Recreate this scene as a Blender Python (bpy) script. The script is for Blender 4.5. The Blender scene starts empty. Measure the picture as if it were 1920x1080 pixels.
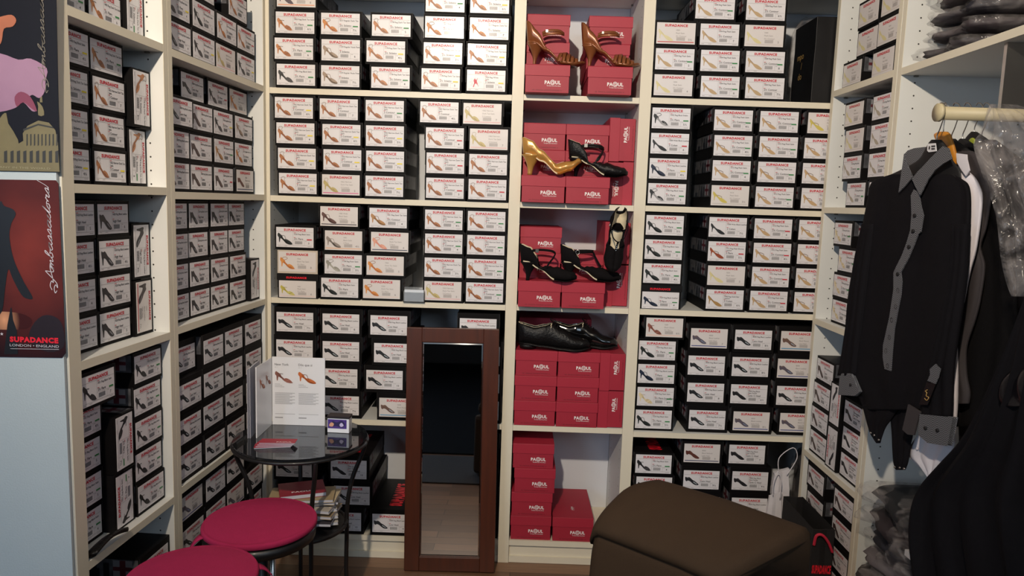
import bpy, math, random
from mathutils import Vector, Matrix
C = bpy.context.scene
COL = C.collection
random.seed(7)
PI = math.pi
# ------------------------------------------------------------------ camera
F = 1350.0
CAM = Vector((.8122, -2.316, 1.2108)); YAW = -.0048; PITCH = .1174; ROLL = .0323
def _axes():
    cy, sy = math.cos(YAW), math.sin(YAW)
    X = Vector((cy, -sy, 0)); Y = Vector((sy, cy, 0)); Z = Vector((0, 0, 1))
    cp, sp = math.cos(PITCH), math.sin(PITCH)
    Fw = Y*cp - Z*sp; U = Y*sp + Z*cp
    cr, sr = math.cos(ROLL), math.sin(ROLL)
    return X*cr + U*sr, U*cr - X*sr, Fw
CR, CU, CF = _axes()
cd = bpy.data.cameras.new('camera'); cam = bpy.data.objects.new('camera', cd); COL.objects.link(cam)
M3 = Matrix((CR, CU, -CF)).transposed().to_4x4(); M3.translation = CAM
cam.matrix_world = M3
cd.sensor_fit = 'HORIZONTAL'; cd.sensor_width = 36; cd.lens = F/1920*36; cd.clip_start = .02
C.camera = cam
# ------------------------------------------------------------------ world and exposure
w = bpy.data.worlds.new('world'); C.world = w; w.use_nodes = True
w.node_tree.nodes['Background'].inputs[0].default_value = (.40, .60, .80, 1)
w.node_tree.nodes['Background'].inputs[1].default_value = .14
vs = C.view_settings; vs.view_transform = 'Standard'; vs.look = 'None'; vs.gamma = 1; vs.use_curve_mapping = False
vs.exposure = 0.0
def light(name, kind, loc, energy, color, target=None, **kw):
    l = bpy.data.lights.new(name, kind); l.energy = energy; l.color = color
    for k, v in kw.items(): setattr(l, k, v)
    o = bpy.data.objects.new(name, l); COL.objects.link(o); o.location = loc
    if target is not None: o.rotation_euler = (Vector(target)-Vector(loc)).to_track_quat('-Z', 'Y').to_euler()
    return o
light('ceiling_spot', 'SPOT', (.42, -2.75, 2.34), 285, (1, .86, .69), (.76, 0, 1.92), spot_size=math.radians(103), spot_blend=1.0, shadow_soft_size=.035)
light('daylight_fill_left', 'AREA', (-1.28, -3.6, 1.5), 38, (.60, .78, 1.0), (.9, -.3, .9), shape='RECTANGLE', size=1.3, size_y=1.2)  # added area fill for the cool daylight from behind; no window is built
light('daylight_fill_right', 'AREA', (1.9, -3.9, 2.25), 20, (.66, .82, 1.0), (.9, -.3, .6), shape='RECTANGLE', size=1.2, size_y=1.2)  # another added cool fill behind the camera, no real source modelled
# ------------------------------------------------------------------ helpers
def ray(px, py):
    return (CF + CR*((px-960)/F) - CU*((py-540)/F))
def hit(px, py, p, n):
    d = ray(px, py); n = Vector(n)
    return CAM + d*((Vector(p)-CAM).dot(n)/d.dot(n))
def proj(P):
    d = Vector(P)-CAM; f = d.dot(CF)
    return 960+F*d.dot(CR)/f, 540-F*d.dot(CU)/f
def lin(c):
    r = []
    for v in c[:3]:
        v = v/255 if max(c) > 1.001 else v
        r.append(v/12.92 if v <= .04045 else ((v+.055)/1.055)**2.4)
    return (r[0], r[1], r[2], 1)
MATS = {}
def mat(name, col, rough=.5, metal=0, var=.08, scale=30, bump=0, bscale=200, coat=0, alpha=None, trans=0, col2=None, spec=.5, kind='noise', stretch=None):
    if name in MATS: return MATS[name]
    m = bpy.data.materials.new(name); MATS[name] = m; m.use_nodes = True
    nt = m.node_tree; b = nt.nodes['Principled BSDF']
    c = lin(col); c2 = lin(col2) if col2 else tuple(min(1, x*(1-var*2)) for x in c[:3])+(1,)
    tc = nt.nodes.new('ShaderNodeTexCoord'); src = tc.outputs['Object']
    if stretch:
        mp = nt.nodes.new('ShaderNodeMapping'); mp.inputs['Scale'].default_value = stretch
        nt.links.new(src, mp.inputs[0]); src = mp.outputs[0]
    if kind == 'wave':
        tx = nt.nodes.new('ShaderNodeTexWave'); tx.inputs['Scale'].default_value = scale; tx.inputs['Distortion'].default_value = 3
        fac = tx.outputs['Fac']
    elif kind == 'weave':
        tx = nt.nodes.new('ShaderNodeTexChecker'); tx.inputs['Scale'].default_value = scale; fac = tx.outputs['Fac']
    else:
        tx = nt.nodes.new('ShaderNodeTexNoise'); tx.inputs['Scale'].default_value = scale; tx.inputs['Detail'].default_value = 4
        fac = tx.outputs['Fac']
    nt.links.new(src, tx.inputs['Vector'])
    mx = nt.nodes.new('ShaderNodeMix'); mx.data_type = 'RGBA'
    nt.links.new(fac, mx.inputs[0]); mx.inputs[6].default_value = c; mx.inputs[7].default_value = c2
    nt.links.new(mx.outputs[2], b.inputs['Base Color'])
    b.inputs['Roughness'].default_value = rough; b.inputs['Metallic'].default_value = metal
    b.inputs['Specular IOR Level'].default_value = spec
    b.inputs['Coat Weight'].default_value = coat; b.inputs['Coat Roughness'].default_value = .12
    if trans: b.inputs['Transmission Weight'].default_value = trans
    if alpha is not None: b.inputs['Alpha'].default_value = alpha
    if bump:
        n2 = nt.nodes.new('ShaderNodeTexNoise'); n2.inputs['Scale'].default_value = bscale; n2.inputs['Detail'].default_value = 5
        bp = nt.nodes.new('ShaderNodeBump'); bp.inputs['Strength'].default_value = bump; bp.inputs['Distance'].default_value = .01
        nt.links.new(src, n2.inputs['Vector']); nt.links.new(n2.outputs['Fac'], bp.inputs['Height']); nt.links.new(bp.outputs[0], b.inputs['Normal'])
    return m
I4 = Matrix.Identity(4)
class MB:
    """collects shapes; build() links them as one mesh object"""
    def __init__(s): s.v = []; s.f = []; s.mi = []; s.sm = []; s.m = []
    def slot(s, m):
        if m not in s.m: s.m.append(m)
        return s.m.index(m)
    def add(s, vs, fs, m, smooth=False, T=None):
        o = len(s.v); k = s.slot(m)
        s.v += [tuple(T @ Vector(v)) if T else tuple(v) for v in vs]
        s.f += [tuple(i+o for i in f) for f in fs]; s.mi += [k]*len(fs); s.sm += [smooth]*len(fs); return s
    def box(s, a, b, m, T=None):
        x0, y0, z0 = a; x1, y1, z1 = b
        vs = [(x0,y0,z0),(x1,y0,z0),(x1,y1,z0),(x0,y1,z0),(x0,y0,z1),(x1,y0,z1),(x1,y1,z1),(x0,y1,z1)]
        return s.add(vs, [(0,3,2,1),(4,5,6,7),(0,1,5,4),(1,2,6,5),(2,3,7,6),(3,0,4,7)], m, False, T)
    def loft(s, rings, m, cap=True, closed=True, smooth=True, T=None):
        n = len(rings[0]); vs = [p for r in rings for p in r]; fs = []
        for i in range(len(rings)-1):
            for j in range(n if closed else n-1):
                k = (j+1) % n
                fs.append((i*n+j, i*n+k, (i+1)*n+k, (i+1)*n+j))
        if cap and closed:
            fs.append(tuple(range(n-1, -1, -1))); fs.append(tuple((len(rings)-1)*n+j for j in range(n)))
        return s.add(vs, fs, m, smooth, T)
    def tube(s, path, r, m, n=8, T=None, sq=1.0, cap=True, up=None):
        path = [Vector(p) for p in path]; rings = []
        R = r if isinstance(r, (list, tuple)) else [r]*len(path)
        prev = None
        for i, p in enumerate(path):
            t = (path[min(i+1, len(path)-1)] - path[max(i-1, 0)]).normalized()
            if prev is None:
                a = Vector(up) if up else (Vector((0,0,1)) if abs(t.z) < .9 else Vector((1,0,0)))
            else: a = prev
            u = (a - t*a.dot(t)).normalized(); prev = u; q = t.cross(u)
            rings.append([p + u*(R[i]*sq*math.cos(2*PI*k/n)) + q*(R[i]*math.sin(2*PI*k/n)) for k in range(n)])
        return s.loft(rings, m, cap, T=T)
    def disc(s, c, r, h, m, n=24, T=None, r2=None):
        r2 = r if r2 is None else r2; c = Vector(c)
        return s.loft([[c+Vector((r*math.cos(2*PI*k/n), r*math.sin(2*PI*k/n), 0)) for k in range(n)], [c+Vector((r2*math.cos(2*PI*k/n), r2*math.sin(2*PI*k/n), h)) for k in range(n)]], m, smooth=False, T=T)
    def poly(s, pts, m, y=0, T=None, th=0):
        """flat polygon in local xz plane facing -y"""
        a = sum(pts[i][0]*pts[(i+1) % len(pts)][1]-pts[(i+1) % len(pts)][0]*pts[i][1] for i in range(len(pts)))
        if a < 0: pts = pts[::-1]
        n = len(pts); vs = [(p[0], y, p[1]) for p in pts]; fs = [tuple(range(n))]
        if th:
            vs += [(p[0], y+th, p[1]) for p in pts]; fs.append(tuple(range(2*n-1, n-1, -1)))
            fs += [(j, j+n, (j+1) % n+n, (j+1) % n) for j in range(n)]
        return s.add(vs, fs, m, False, T)
    def rect(s, x0, z0, x1, z1, m, y=0, T=None): return s.poly([(x0,z0),(x1,z0),(x1,z1),(x0,z1)], m, y, T)
    def stroke(s, pts, wd, m, y=0, T=None):
        """ribbon along 2D points in local xz plane facing -y"""
        P = [Vector((p[0], p[1])) for p in pts]; L = []; R = []
        for i, p in enumerate(P):
            t = P[min(i+1, len(P)-1)]-P[max(i-1, 0)]
            t = t.normalized() if t.length > 1e-9 else Vector((1, 0))
            n = Vector((-t.y, t.x))*wd/2
            L.append(p+n); R.append(p-n)
        k = len(P); vs = [(p.x, y, p.y) for p in R]+[(p.x, y, p.y) for p in L]
        return s.add(vs, [(i, i+1, k+i+1, k+i) for i in range(k-1)], m, False, T)
    def text(s, txt, x, z, size, m, y=0, sx=1, bold=0, align='CENTER', width=None, T=None):
        vs, fs, w0 = text_mesh(txt, bold)
        k = size; kx = size*sx
        if width: kx = width/max(w0, 1e-6)
        ox = {'LEFT': 0, 'CENTER': -w0*kx/2, 'RIGHT': -w0*kx}[align]
        return s.add([(x+ox+v[0]*kx, y, z+v[1]*k) for v in vs], fs, m, False, T)
    def build(s, name, parent=None, T=None, bevel=0, solid=0, sub=0):
        me = bpy.data.meshes.new(name); me.from_pydata(s.v, [], s.f)
        for m in s.m: me.materials.append(m)
        me.polygons.foreach_set('material_index', s.mi); me.polygons.foreach_set('use_smooth', s.sm); me.update()
        o = bpy.data.objects.new(name, me); COL.objects.link(o)
        if parent: o.parent = parent
        if T is not None: o.matrix_local = T
        if solid: md = o.modifiers.new('s', 'SOLIDIFY'); md.thickness = solid; md.offset = 0
        if sub: md = o.modifiers.new('u', 'SUBSURF'); md.levels = sub; md.render_levels = sub
        if bevel:
            md = o.modifiers.new('b', 'BEVEL'); md.width = bevel; md.segments = 2; md.limit_method = 'ANGLE'; md.angle_limit = .6
        return o
TX = {}
def text_mesh(txt, bold=0):
    k = (txt, bold)
    if k in TX: return TX[k]
    cu = bpy.data.curves.new('t', 'FONT'); cu.body = txt; cu.size = 1; cu.resolution_u = 2; cu.offset = bold; cu.fill_mode = 'BOTH'; cu.space_character = 1+bold*2.5
    o = bpy.data.objects.new('t', cu); COL.objects.link(o)
    dg = bpy.context.evaluated_depsgraph_get(); dg.update()
    me = bpy.data.meshes.new_from_object(o.evaluated_get(dg))
    vs = [tuple(v.co) for v in me.vertices]; fs = []
    for p in me.polygons:
        f = tuple(p.vertices); fs.append(f if p.normal.z > 0 else f[::-1])
    x0 = min(v[0] for v in vs) if vs else 0; x1 = max(v[0] for v in vs) if vs else 0
    vs = [(v[0]-x0, v[1]) for v in vs]
    bpy.data.objects.remove(o); bpy.data.curves.remove(cu); bpy.data.meshes.remove(me)
    TX[k] = (vs, fs, x1-x0); return TX[k]
def smooth_pts(P, n=6, closed=False):
    """Catmull-Rom"""
    P = [Vector(p) for p in P]; out = []; N = len(P)
    for i in range(N if closed else N-1):
        g = lambda k: P[k % N] if closed else P[max(0, min(N-1, k))]
        a, b, c, d = g(i-1), g(i), g(i+1), g(i+2)
        for j in range(n):
            t = j/n
            out.append(.5*((2*b)+(c-a)*t+(2*a-5*b+4*c-d)*t*t+(3*b-a-3*c+d)*t**3))
    if not closed: out.append(P[-1])
    return out
def interp(x, xs, ys):
    if x <= xs[0]: return ys[0]
    for i in range(len(xs)-1):
        if x <= xs[i+1]:
            t = (x-xs[i])/(xs[i+1]-xs[i]); t = t*t*(3-2*t); return ys[i]+(ys[i+1]-ys[i])*t
    return ys[-1]
def tag(o, label, cat, group=None):
    n = len(label.replace('-', ' ').split())
    if n > 16: print('LONG LABEL', n, label)
    o['label'] = label; o['category'] = cat
    if group: o['group'] = group
    return o
def thing(name, label, cat, loc=(0, 0, 0), rz=0, group=None):
    o = bpy.data.objects.new(name, None); COL.objects.link(o); o.location = loc; o.rotation_euler = (0, 0, rz); o.empty_display_size = .05
    return tag(o, label, cat, group)
def dup(o, parent=None):
    c = o.copy(); COL.objects.link(c)
    if parent: c.parent = parent
    for ch in list(o.children): dup(ch, c)
    return c
def struct(o): o['kind'] = 'structure'; return o
# ------------------------------------------------------------------ materials
cream = mat('cream_melamine', (226, 217, 196), .42, var=.03, scale=6)
white_in = mat('white_melamine', (222, 222, 218), .5, var=.02, scale=5)
backmat = mat('backing_board_white', (214, 217, 222), .6, var=.03, scale=4)
hole = mat('peg_hole_dark', (50, 46, 42), .8)
pin = mat('shelf_pin_metal', (150, 148, 140), .35, metal=.8)
black = mat('black_card', (13, 11, 12), .62, var=.12, scale=12, spec=.14)
blacklid = mat('black_card_lid', (18, 16, 17), .5, var=.12, scale=9, spec=.22)
greyart = mat('printed_grey_photo', (104, 104, 108), .45, col2=(30, 30, 34), scale=55, spec=.3)
edgem = mat('card_edge_highlight', (64, 62, 62), .6)  # thin highlight along the lid edges, painted as a paler grey
paper = mat('label_paper', (224, 220, 222), .36, var=.015, scale=20, coat=.22, bump=.16, bscale=14)
paperold = mat('label_paper_old', (220, 213, 210), .38, var=.02, scale=20, coat=.2, bump=.16, bscale=14)
ink = mat('ink_black', (52, 48, 50), .5, var=.0)
inkold = mat('ink_faded', (140, 132, 130), .5, var=.0)
rule = mat('ink_rule_grey', (150, 143, 142), .5, var=.0)
redink = mat('ink_brand_red', (196, 22, 42), .45, var=.0)
redglow = mat('foil_brand_red', (226, 24, 44), .4, var=.0)
redcard = mat('red_card', (162, 32, 52), .55, var=.05, scale=15)
redcardlid = mat('red_card_lid', (168, 34, 55), .55, var=.05, scale=15)
whiteink = mat('ink_white', (238, 232, 230), .5, var=0)
TAGC = {'g': mat('tag_green', (30, 132, 62), .5, var=0), 'y': mat('tag_yellow', (236, 214, 30), .5, var=0), 'r': mat('tag_red', (200, 25, 50), .5, var=0)}
# ------------------------------------------------------------------ printed shoe pictures on the labels (unit square)
COURT = smooth_pts([(.03,.97),(.0,.85),(.02,.7),(.07,.6),(.085,.3),(.085,.22),(.13,.22),(.14,.4),(.2,.56),(.34,.42),(.5,.2),(.66,.06),(.85,.0),(1.0,.03),(.99,.1),(.88,.22),(.74,.34),(.62,.42),(.5,.46),(.38,.54),(.22,.74),(.1,.9)], 3, True)
COUNTER = smooth_pts([(.04,1.0),(-.02,.84),(.01,.68),(.06,.6),(.085,.22),(.135,.22),(.16,.42),(.22,.56),(.36,.42),(.35,.58),(.30,.74),(.16,.90)], 3, True)
SOLE = [(.18,.56),(.34,.40),(.5,.18),(.66,.04),(.85,-.01),(1.0,.01),(1.0,.08),(.86,.09),(.70,.17),(.57,.30),(.40,.52),(.24,.68)]
FRONT = smooth_pts([(.48,.24),(.66,.06),(.88,.02),(.96,.10),(.88,.24),(.76,.36),(.58,.42)], 3, True)
TOE = smooth_pts([(.38,.40),(.53,.14),(.7,.03),(.88,-.01),(1.0,.03),(.98,.14),(.86,.28),(.7,.40),(.56,.46)], 3, True)
MENS = smooth_pts([(.03,.92),(.0,.78),(.02,.62),(.04,.5),(.13,.42),(.2,.5),(.36,.44),(.55,.2),(.72,.04),(.9,.0),(1.0,.05),(.99,.14),(.86,.3),(.7,.48),(.55,.6),(.42,.78),(.3,.9),(.16,.86)], 3, True)
MHI = smooth_pts([(.60,.36),(.72,.22),(.86,.12),(.90,.14),(.79,.25),(.64,.40)], 3, True)
WRAPSTRAP = [(.12,.85),(.04,1.02),(.1,1.16),(.24,1.18),(.3,1.06),(.24,.92),(.34,.78)]
SHAPES = {
 'court': [('p', COURT, 0), ('p', [(.12,.86),(.24,.7),(.4,.5),(.34,.52),(.2,.68)], 1)],
 'bar': [('p', COURT, 0), ('s', [(.3,.66),(.48,.6),(.6,.54),(.62,.42)], .035, 2), ('p', [(.12,.86),(.24,.7),(.4,.5),(.34,.52),(.2,.68)], 1)],
 'sandal': [('p', COUNTER, 0), ('p', SOLE, 1), ('p', FRONT, 0), ('s', smooth_pts([(.1,.85),(.22,1.0),(.42,1.02),(.5,.9),(.36,.8),(.24,.74)], 3), .028, 2), ('s', [(.6,.1),(.78,.26)], .02, 3), ('s', [(.7,.07),(.86,.18)], .02, 3)],
 'wrap': [('p', COUNTER, 0), ('p', SOLE, 1), ('p', FRONT, 0), ('s', smooth_pts(WRAPSTRAP, 3), .02, 2), ('s', [(.64,.26),(.8,.08)], .03, 3)],
 'flare': [('p', COUNTER, 0), ('p', SOLE, 0), ('p', FRONT, 1), ('s', [(.12,.76),(.3,.8),(.45,.78)], .03, 2), ('s', [(.58,.14),(.82,.28)], .03, 3)],
 'tbar': [('p', COUNTER, 0), ('p', SOLE, 0), ('p', TOE, 0), ('s', [(.2,.76),(.36,.78),(.48,.74),(.54,.5),(.62,.34)], .03, 2)],
 'mens': [('p', MENS, 0), ('p', MHI, 3), ('p', [(.08,.84),(.28,.86),(.34,.78),(.2,.76)], 1)],
 'suede': [('p', MENS, 0), ('s', [(.3,.86),(.5,.62)], .03, 2)],
 'boot': [('p', MENS, 0), ('p', [(.04,.55),(.08,.1),(.15,.1),(.2,.5)], 0), ('p', MHI, 3)],
 'dancers': [('s', smooth_pts([(.45+.42*math.cos(a)*(.7+.3*math.cos(8*a)), .5+.42*math.sin(a)*(.7+.3*math.cos(8*a))) for a in [i*PI/24 for i in range(49)]], 1), .012, 2),
             ('p', smooth_pts([(.3,.1),(.38,.4),(.34,.62),(.42,.8),(.5,.66),(.62,.86),(.56,.6),(.6,.4),(.68,.1),(.56,.34),(.45,.36),(.36,.1)], 3, True), 0)],
}
def c4(a, b, c, d): return (a, b, c, d)
# code: (shape, colours, old?, stripe, words, line1, line2)
TY = {
 'wr': ('wrap', ((172,112,70),(140,84,52),(120,90,66),(90,60,48)), 0, None, 'tan ankle strap sandal', '1062 Narrow Dark Tan|Satin', '2 Contour'),
 'wro': ('wrap', ((196,178,120),(180,160,104),(160,146,110),(150,130,90)), 1, (222,178,176), 'faded gold sandal', '1062 Narrow|Dark Tan Satin', '2 Contour'),
 'wrp': ('wrap', ((190,172,112),(178,158,100),(160,146,110),(150,130,90)), 1, (214,98,150), 'faded gold sandal', '1062 Narrow|Dark Tan Satin', '2 Contour'),
 'sa': ('wrap', ((186,120,72),(150,94,56),(110,84,64),(110,76,54)), 0, None, 'tan stiletto sandal', '1178 Reg Dark Tan Satin', '2½ Stiletto'),
 'sl': ('flare', ((190,124,74),(160,98,58),(110,84,64),(120,82,56)), 0, None, 'tan open toe sandal', '1403 Reg Dark Tan Satin', '2½ Flare'),
 'so': ('sandal', ((200,128,62),(170,98,44),(120,84,54),(90,60,38)), 0, None, 'orange tan sandal', '1617 Regular Dark Tan', '2½ Stiletto'),
 'nu': ('tbar', ((160,138,120),(140,118,100),(130,110,96),(120,100,84)), 0, None, 'nude strappy sandal', '1159 Regular Nude Patent', '3 Stiletto'),
 'bs': ('flare', ((38,36,38),(60,56,58),(40,38,40),(90,86,86)), 0, None, 'black strappy sandal', '1403 Reg Black Satin', '2½ Flare'),
 'bso': ('flare', ((60,48,60),(84,70,80),(60,48,60),(90,86,86)), 1, (226,150,110), 'faded black sandal', '1403|Black Satin', '2 Flare'),
 'red': ('dancers', ((206,30,60),(206,30,60),(190,180,190),(206,30,60)), 0, None, 'red dancing couple emblem', '1420 Reg White|Satin', '2 Stiletto'),
 'tb': ('tbar', ((38,42,42),(60,62,60),(60,58,58),(120,120,120)), 0, None, 'black T strap shoe', '1520 Reg Black Satin', '2½ Flare'),
 'nv': ('tbar', ((34,44,66),(50,62,86),(60,64,80),(120,120,130)), 0, None, 'navy T strap shoe', '1029 Reg Black Leather', '2 Flare'),
 'zb': ('sandal', ((40,40,42),(150,148,150),(60,58,58),(200,198,198)), 0, None, 'black and silver sandal', '1042 Reg Black Snake', '2½ Flare'),
 'bc': ('court', ((36,36,38),(80,78,78),(60,58,58),(120,120,120)), 0, None, 'black court shoe', '1008 Wide Black Leather', '2 Cuban'),
 'fc': ('court', ((188,160,122),(150,122,94),(120,96,76),(230,210,170)), 0, None, 'beige court shoe', '1004 Reg Flesh Satin', '2½ Contour'),
 'fo': ('court', ((214,202,150),(200,188,140),(160,146,110),(230,220,180)), 1, (206,196,190), 'faded yellow court shoe', '1004|Flesh Satin', '2½ Contour'),
 'for': ('court', ((214,204,160),(200,188,140),(160,146,110),(230,220,180)), 1, (190,60,56), 'faded yellow court shoe', '1004|Flesh Satin', '2½ Contour'),
 'fb': ('bar', ((190,158,118),(150,118,88),(120,92,70),(230,210,170)), 0, None, 'beige strapped court shoe', '1012 Reg Flesh Satin', '2½ Contour'),
 'fbo': ('bar', ((204,186,92),(180,160,80),(150,130,70),(230,220,180)), 1, (196,190,184), 'faded yellow strapped shoe', '1012|Flesh Satin', '2½ Contour'),
 'gt': ('tbar', ((150,138,130),(170,158,150),(140,130,124),(120,110,104)), 1, (232,180,140), 'faded grey T strap shoe', '1401|Black Satin', '2 Flare'),
 'br': ('tbar', ((100,70,66),(120,86,80),(90,66,60),(80,60,56)), 1, (50,42,52), 'faded brown T strap shoe', '1082 Wide|Black Satin', '2 Medium'),
 'pk': ('sandal', ((222,160,136),(214,140,120),(190,120,100),(230,180,160)), 1, (46,52,76), 'faded pink sandal', '1403|Dark Tan Satin', '2 Flare'),
 'to': ('sandal', ((216,142,70),(190,110,50),(150,96,60),(120,70,40)), 1, (226,206,196), 'faded orange sandal', '1066|Dark Tan Satin', '2½ Flare'),
 'tt': ('tbar', ((180,132,82),(160,110,66),(120,84,60),(110,80,60)), 0, None, 'tan T strap sandal', '1401 Reg Dark Tan Satin', '2½ Contour'),
 'sv': ('sandal', ((150,146,136),(170,166,156),(110,108,100),(200,198,190)), 0, None, 'silver sandal', '1158 Reg Fawn Satin', '2½ Flare'),
 'go': ('flare', ((192,178,80),(200,190,110),(150,140,70),(120,110,60)), 1, (226,200,190), 'faded olive sandal', '1401|Flesh Satin', '2½ Flare'),
 'gd': ('court', ((168,130,78),(120,84,46),(90,66,40),(235,200,120)), 0, None, 'gold trimmed court shoe', '1048 Reg Gold Star|Leather', '2 Cuban'),
 'bz': ('bar', ((150,70,44),(190,120,60),(90,50,40),(220,150,80)), 0, None, 'bronze strapped shoe', '1012 Reg Flesh Bronze|Leather', '2 Flare'),
 'iv': ('flare', ((226,208,166),(210,190,150),(170,150,120),(240,230,200)), 0, None, 'ivory sandal', '1038 Reg Flesh Satin', '2½ Flare Superflex'),
 'ru': ('flare', ((150,90,76),(130,76,64),(110,70,60),(180,130,110)), 1, (232,196,180), 'faded rust sandal', '1600|Black Glitter', '2½ Flare'),
 'm': ('mens', ((34,36,40),(70,70,72),(60,58,58),(176,184,190)), 0, None, 'shiny black lace shoe', '8000 Reg Black Leather', 'Latin Heel'),
 'ml': ('mens', ((34,36,40),(70,70,72),(60,58,58),(176,184,190)), 0, None, 'shiny black low shoe', '5000 Reg Black Leather', 'Low Heel'),
 'mo': ('mens', ((92,84,96),(120,96,84),(80,80,90),(126,140,166)), 1, (44,60,130), 'faded blue brown shoe', '8000|Black Leather', 'Latin Heel'),
 'mb': ('mens', ((112,86,76),(130,100,84),(90,80,80),(166,180,196)), 1, (60,144,190), 'faded brown shoe', '5000|Black Patent', 'Low Heel'),
 'ms': ('suede', ((34,32,36),(60,56,60),(80,78,80),(90,90,90)), 0, None, 'matt black suede shoe', '5400 Reg Black|Flexi Suede', 'Latin C Heel'),
 'mn': ('suede', ((96,52,42),(80,44,36),(120,80,66),(90,60,50)), 1, (40,50,90), 'brown nubuck shoe', '8000|Black Nubuck', 'Latin Heel'),
 'hp': ('boot', ((40,38,42),(90,88,88),(60,58,58),(140,140,146)), 0, None, 'black heeled shoe', '1620 Reg Black Leather', 'High Heel'),
 'hpr': ('boot', ((60,50,50),(90,88,88),(60,58,58),(130,120,120)), 1, (200,40,50), 'faded black heeled shoe', '1620|Black Leather', 'High Heel'),
 'ak': ('flare', ((30,30,32),(40,40,42),(40,38,40),(70,68,68)), 0, None, 'black ankle strap shoe', '1021 Reg Black Satin', '2½ Flare'),
 'cb': ('boot', ((70,54,52),(90,70,66),(70,60,60),(110,92,88)), 0, None, 'dark laced practice shoe', '8000 Reg Black Leather', 'Cuban'),
 'gc': ('court', ((170,158,140),(140,130,116),(120,110,100),(220,214,200)), 0, None, 'silver beige court shoe', '1016 Reg Flesh Satin', '2 Contour'),
}
def pmat(c): return mat('print_%d_%d_%d' % c, c, .45, var=0)
LW, LH = .120, .064
BARS = [random.Random(3).random() for _ in range(40)]
def label_mesh_data(code, tagc, size, var, strip):
    """returns (sheet MB, brand MB or None, picture MB)"""
    shape, cols, old, stripe, words, l1, l2 = TY[code]
    H = LH*(.86 if strip else 1); y = 0
    s = MB(); pm = paperold if old else paper; im = inkold if old else ink
    s.box((-LW/2, -.0006, -H/2), (LW/2, 0, H/2), pm)
    X = lambda u: -LW/2+u*LW
    Z = lambda v: H/2-v*H
    yy = -.0009
    if not strip:
        if not old: s.rect(X(.02), Z(.235), X(.98), Z(.225), rule, yy)
    if old:
        for i, t in enumerate(l1.split('|')+[l2]): s.text(t, X(.50), Z(.38+.14*i), .0064, im, yy, sx=1.0, align='LEFT')
        if stripe: s.rect(X(.03), Z(.925), X(.97), Z(.885), pmat(stripe), yy)
        bx0, bx1, bz0, bz1 = .52, .74, .84, .68; szx = .87
    else:
        for (u0, v0, u1, v1) in ((.448,.23,.452,.90),(.03,.905,.97,.895),(.45,.655,.97,.648),(.755,.65,.759,.90)): s.rect(X(u0), Z(v1), X(u1), Z(v0), rule, yy)
        s.rect(X(.47), Z(.285), X(.53), Z(.265), redink, yy); s.rect(X(.47), Z(.515), X(.52), Z(.495), redink, yy)
        for i, t in enumerate(l1.split('|')): s.text(t, X(.48), Z(.375+.10*i), .0066, im, yy, sx=.92, bold=.012, align='LEFT')
        s.text(l2, X(.48), Z(.615), .0078, im, yy, sx=1.0, bold=.015, align='LEFT')
        bx0, bx1, bz0, bz1 = .50, .70, .84, .69; szx = .87
        s.rect(X(.04), Z(.955), X(.11), Z(.94), rule, yy); s.rect(X(.84), Z(.955), X(.95), Z(.94), rule, yy); s.rect(X(.22), Z(.955), X(.30), Z(.94), rule, yy)
        s.rect(X(.775), Z(.70), X(.82), Z(.685), rule, yy)
    if tagc in TAGC: s.rect(X(.82), Z(.63), X(.955), Z(.575), TAGC[tagc], yy-.0002)
    x = bx0; i = var
    while x < bx1:
        wd = .004+.009*BARS[i % 40]; s.rect(X(x), Z(bz0), X(min(x+wd, bx1)), Z(bz1), im, yy); x += wd+.005+.008*BARS[(i+7) % 40]; i += 1
    s.text(size, X(szx), Z(.83), .0088, im, yy, sx=1.05, bold=.01)
    b = None
    if not strip:
        b = MB(); b.text('SUPADANCE', X(.50), Z(.185), .0098, redink, -.0012, bold=.045, width=.59*LW)
    p = MB(); x0, z0, ww, hh = X(.045), Z(.87), .385*LW, .58*H
    if shape in ('mens', 'suede'): z0 = Z(.80); hh *= .82
    for it in SHAPES[shape]:
        if it[0] == 'p': p.poly([(x0+q[0]*ww, z0+q[1]*hh) for q in it[1]], pmat(cols[it[2]]), -.0009-.0002*it[2])
        else: p.stroke([(x0+q[0]*ww, z0+q[1]*hh) for q in it[1]], it[2]*ww, pmat(cols[it[3]]), -.0012)
    return s, b, p
BOXD = {'L': (.132, .0785, .25), 'M': (.138, .0915, .27)}
PROTO = {}
def skyline(mb, x, y0, y1, z0, z1, sgn, T=None):
    """London print with a small flag on a side face; x const plane"""
    def q(ya, za, yb, zb, m, off):
        vs = [(x+sgn*off, ya, za), (x+sgn*off, yb, za), (x+sgn*off, yb, zb), (x+sgn*off, ya, zb)]
        mb.add(vs, [(0,1,2,3) if sgn > 0 else (3,2,1,0)], m)
    D = y1-y0; Hh = z1-z0
    q(y0, z0, y1, z1, greyart, .0002)
    dk = mat('print_dark', (26,26,30), .4); lt = mat('print_pale', (136,134,138), .5); fr = mat('print_flag_red', (92,34,44), .5)
    q(y0+.06*D, z0+.1*Hh, y0+.26*D, z0+.95*Hh, lt, .0003)
    q(y0+.13*D, z0+.1*Hh, y0+.19*D, z0+.95*Hh, fr, .0005); q(y0+.06*D, z0+.42*Hh, y0+.26*D, z0+.62*Hh, fr, .0005)
    for a, b, c, d in ((.30,.0,.36,.8),(.40,.0,.52,.5),(.43,.5,.49,.85),(.6,.0,.64,.9),(.68,0,.86,.35),(.9,0,.95,.7)): q(y0+a*D, z0+c*0+b*Hh, y0+c*D, z0+d*Hh, dk, .0004)
    for a, d in ((.56,.55),(.66,.7),(.88,.6)): q(y0+a*D, z0+.05*Hh, y0+(a+.02)*D, z0+d*Hh, lt, .0005)
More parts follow.
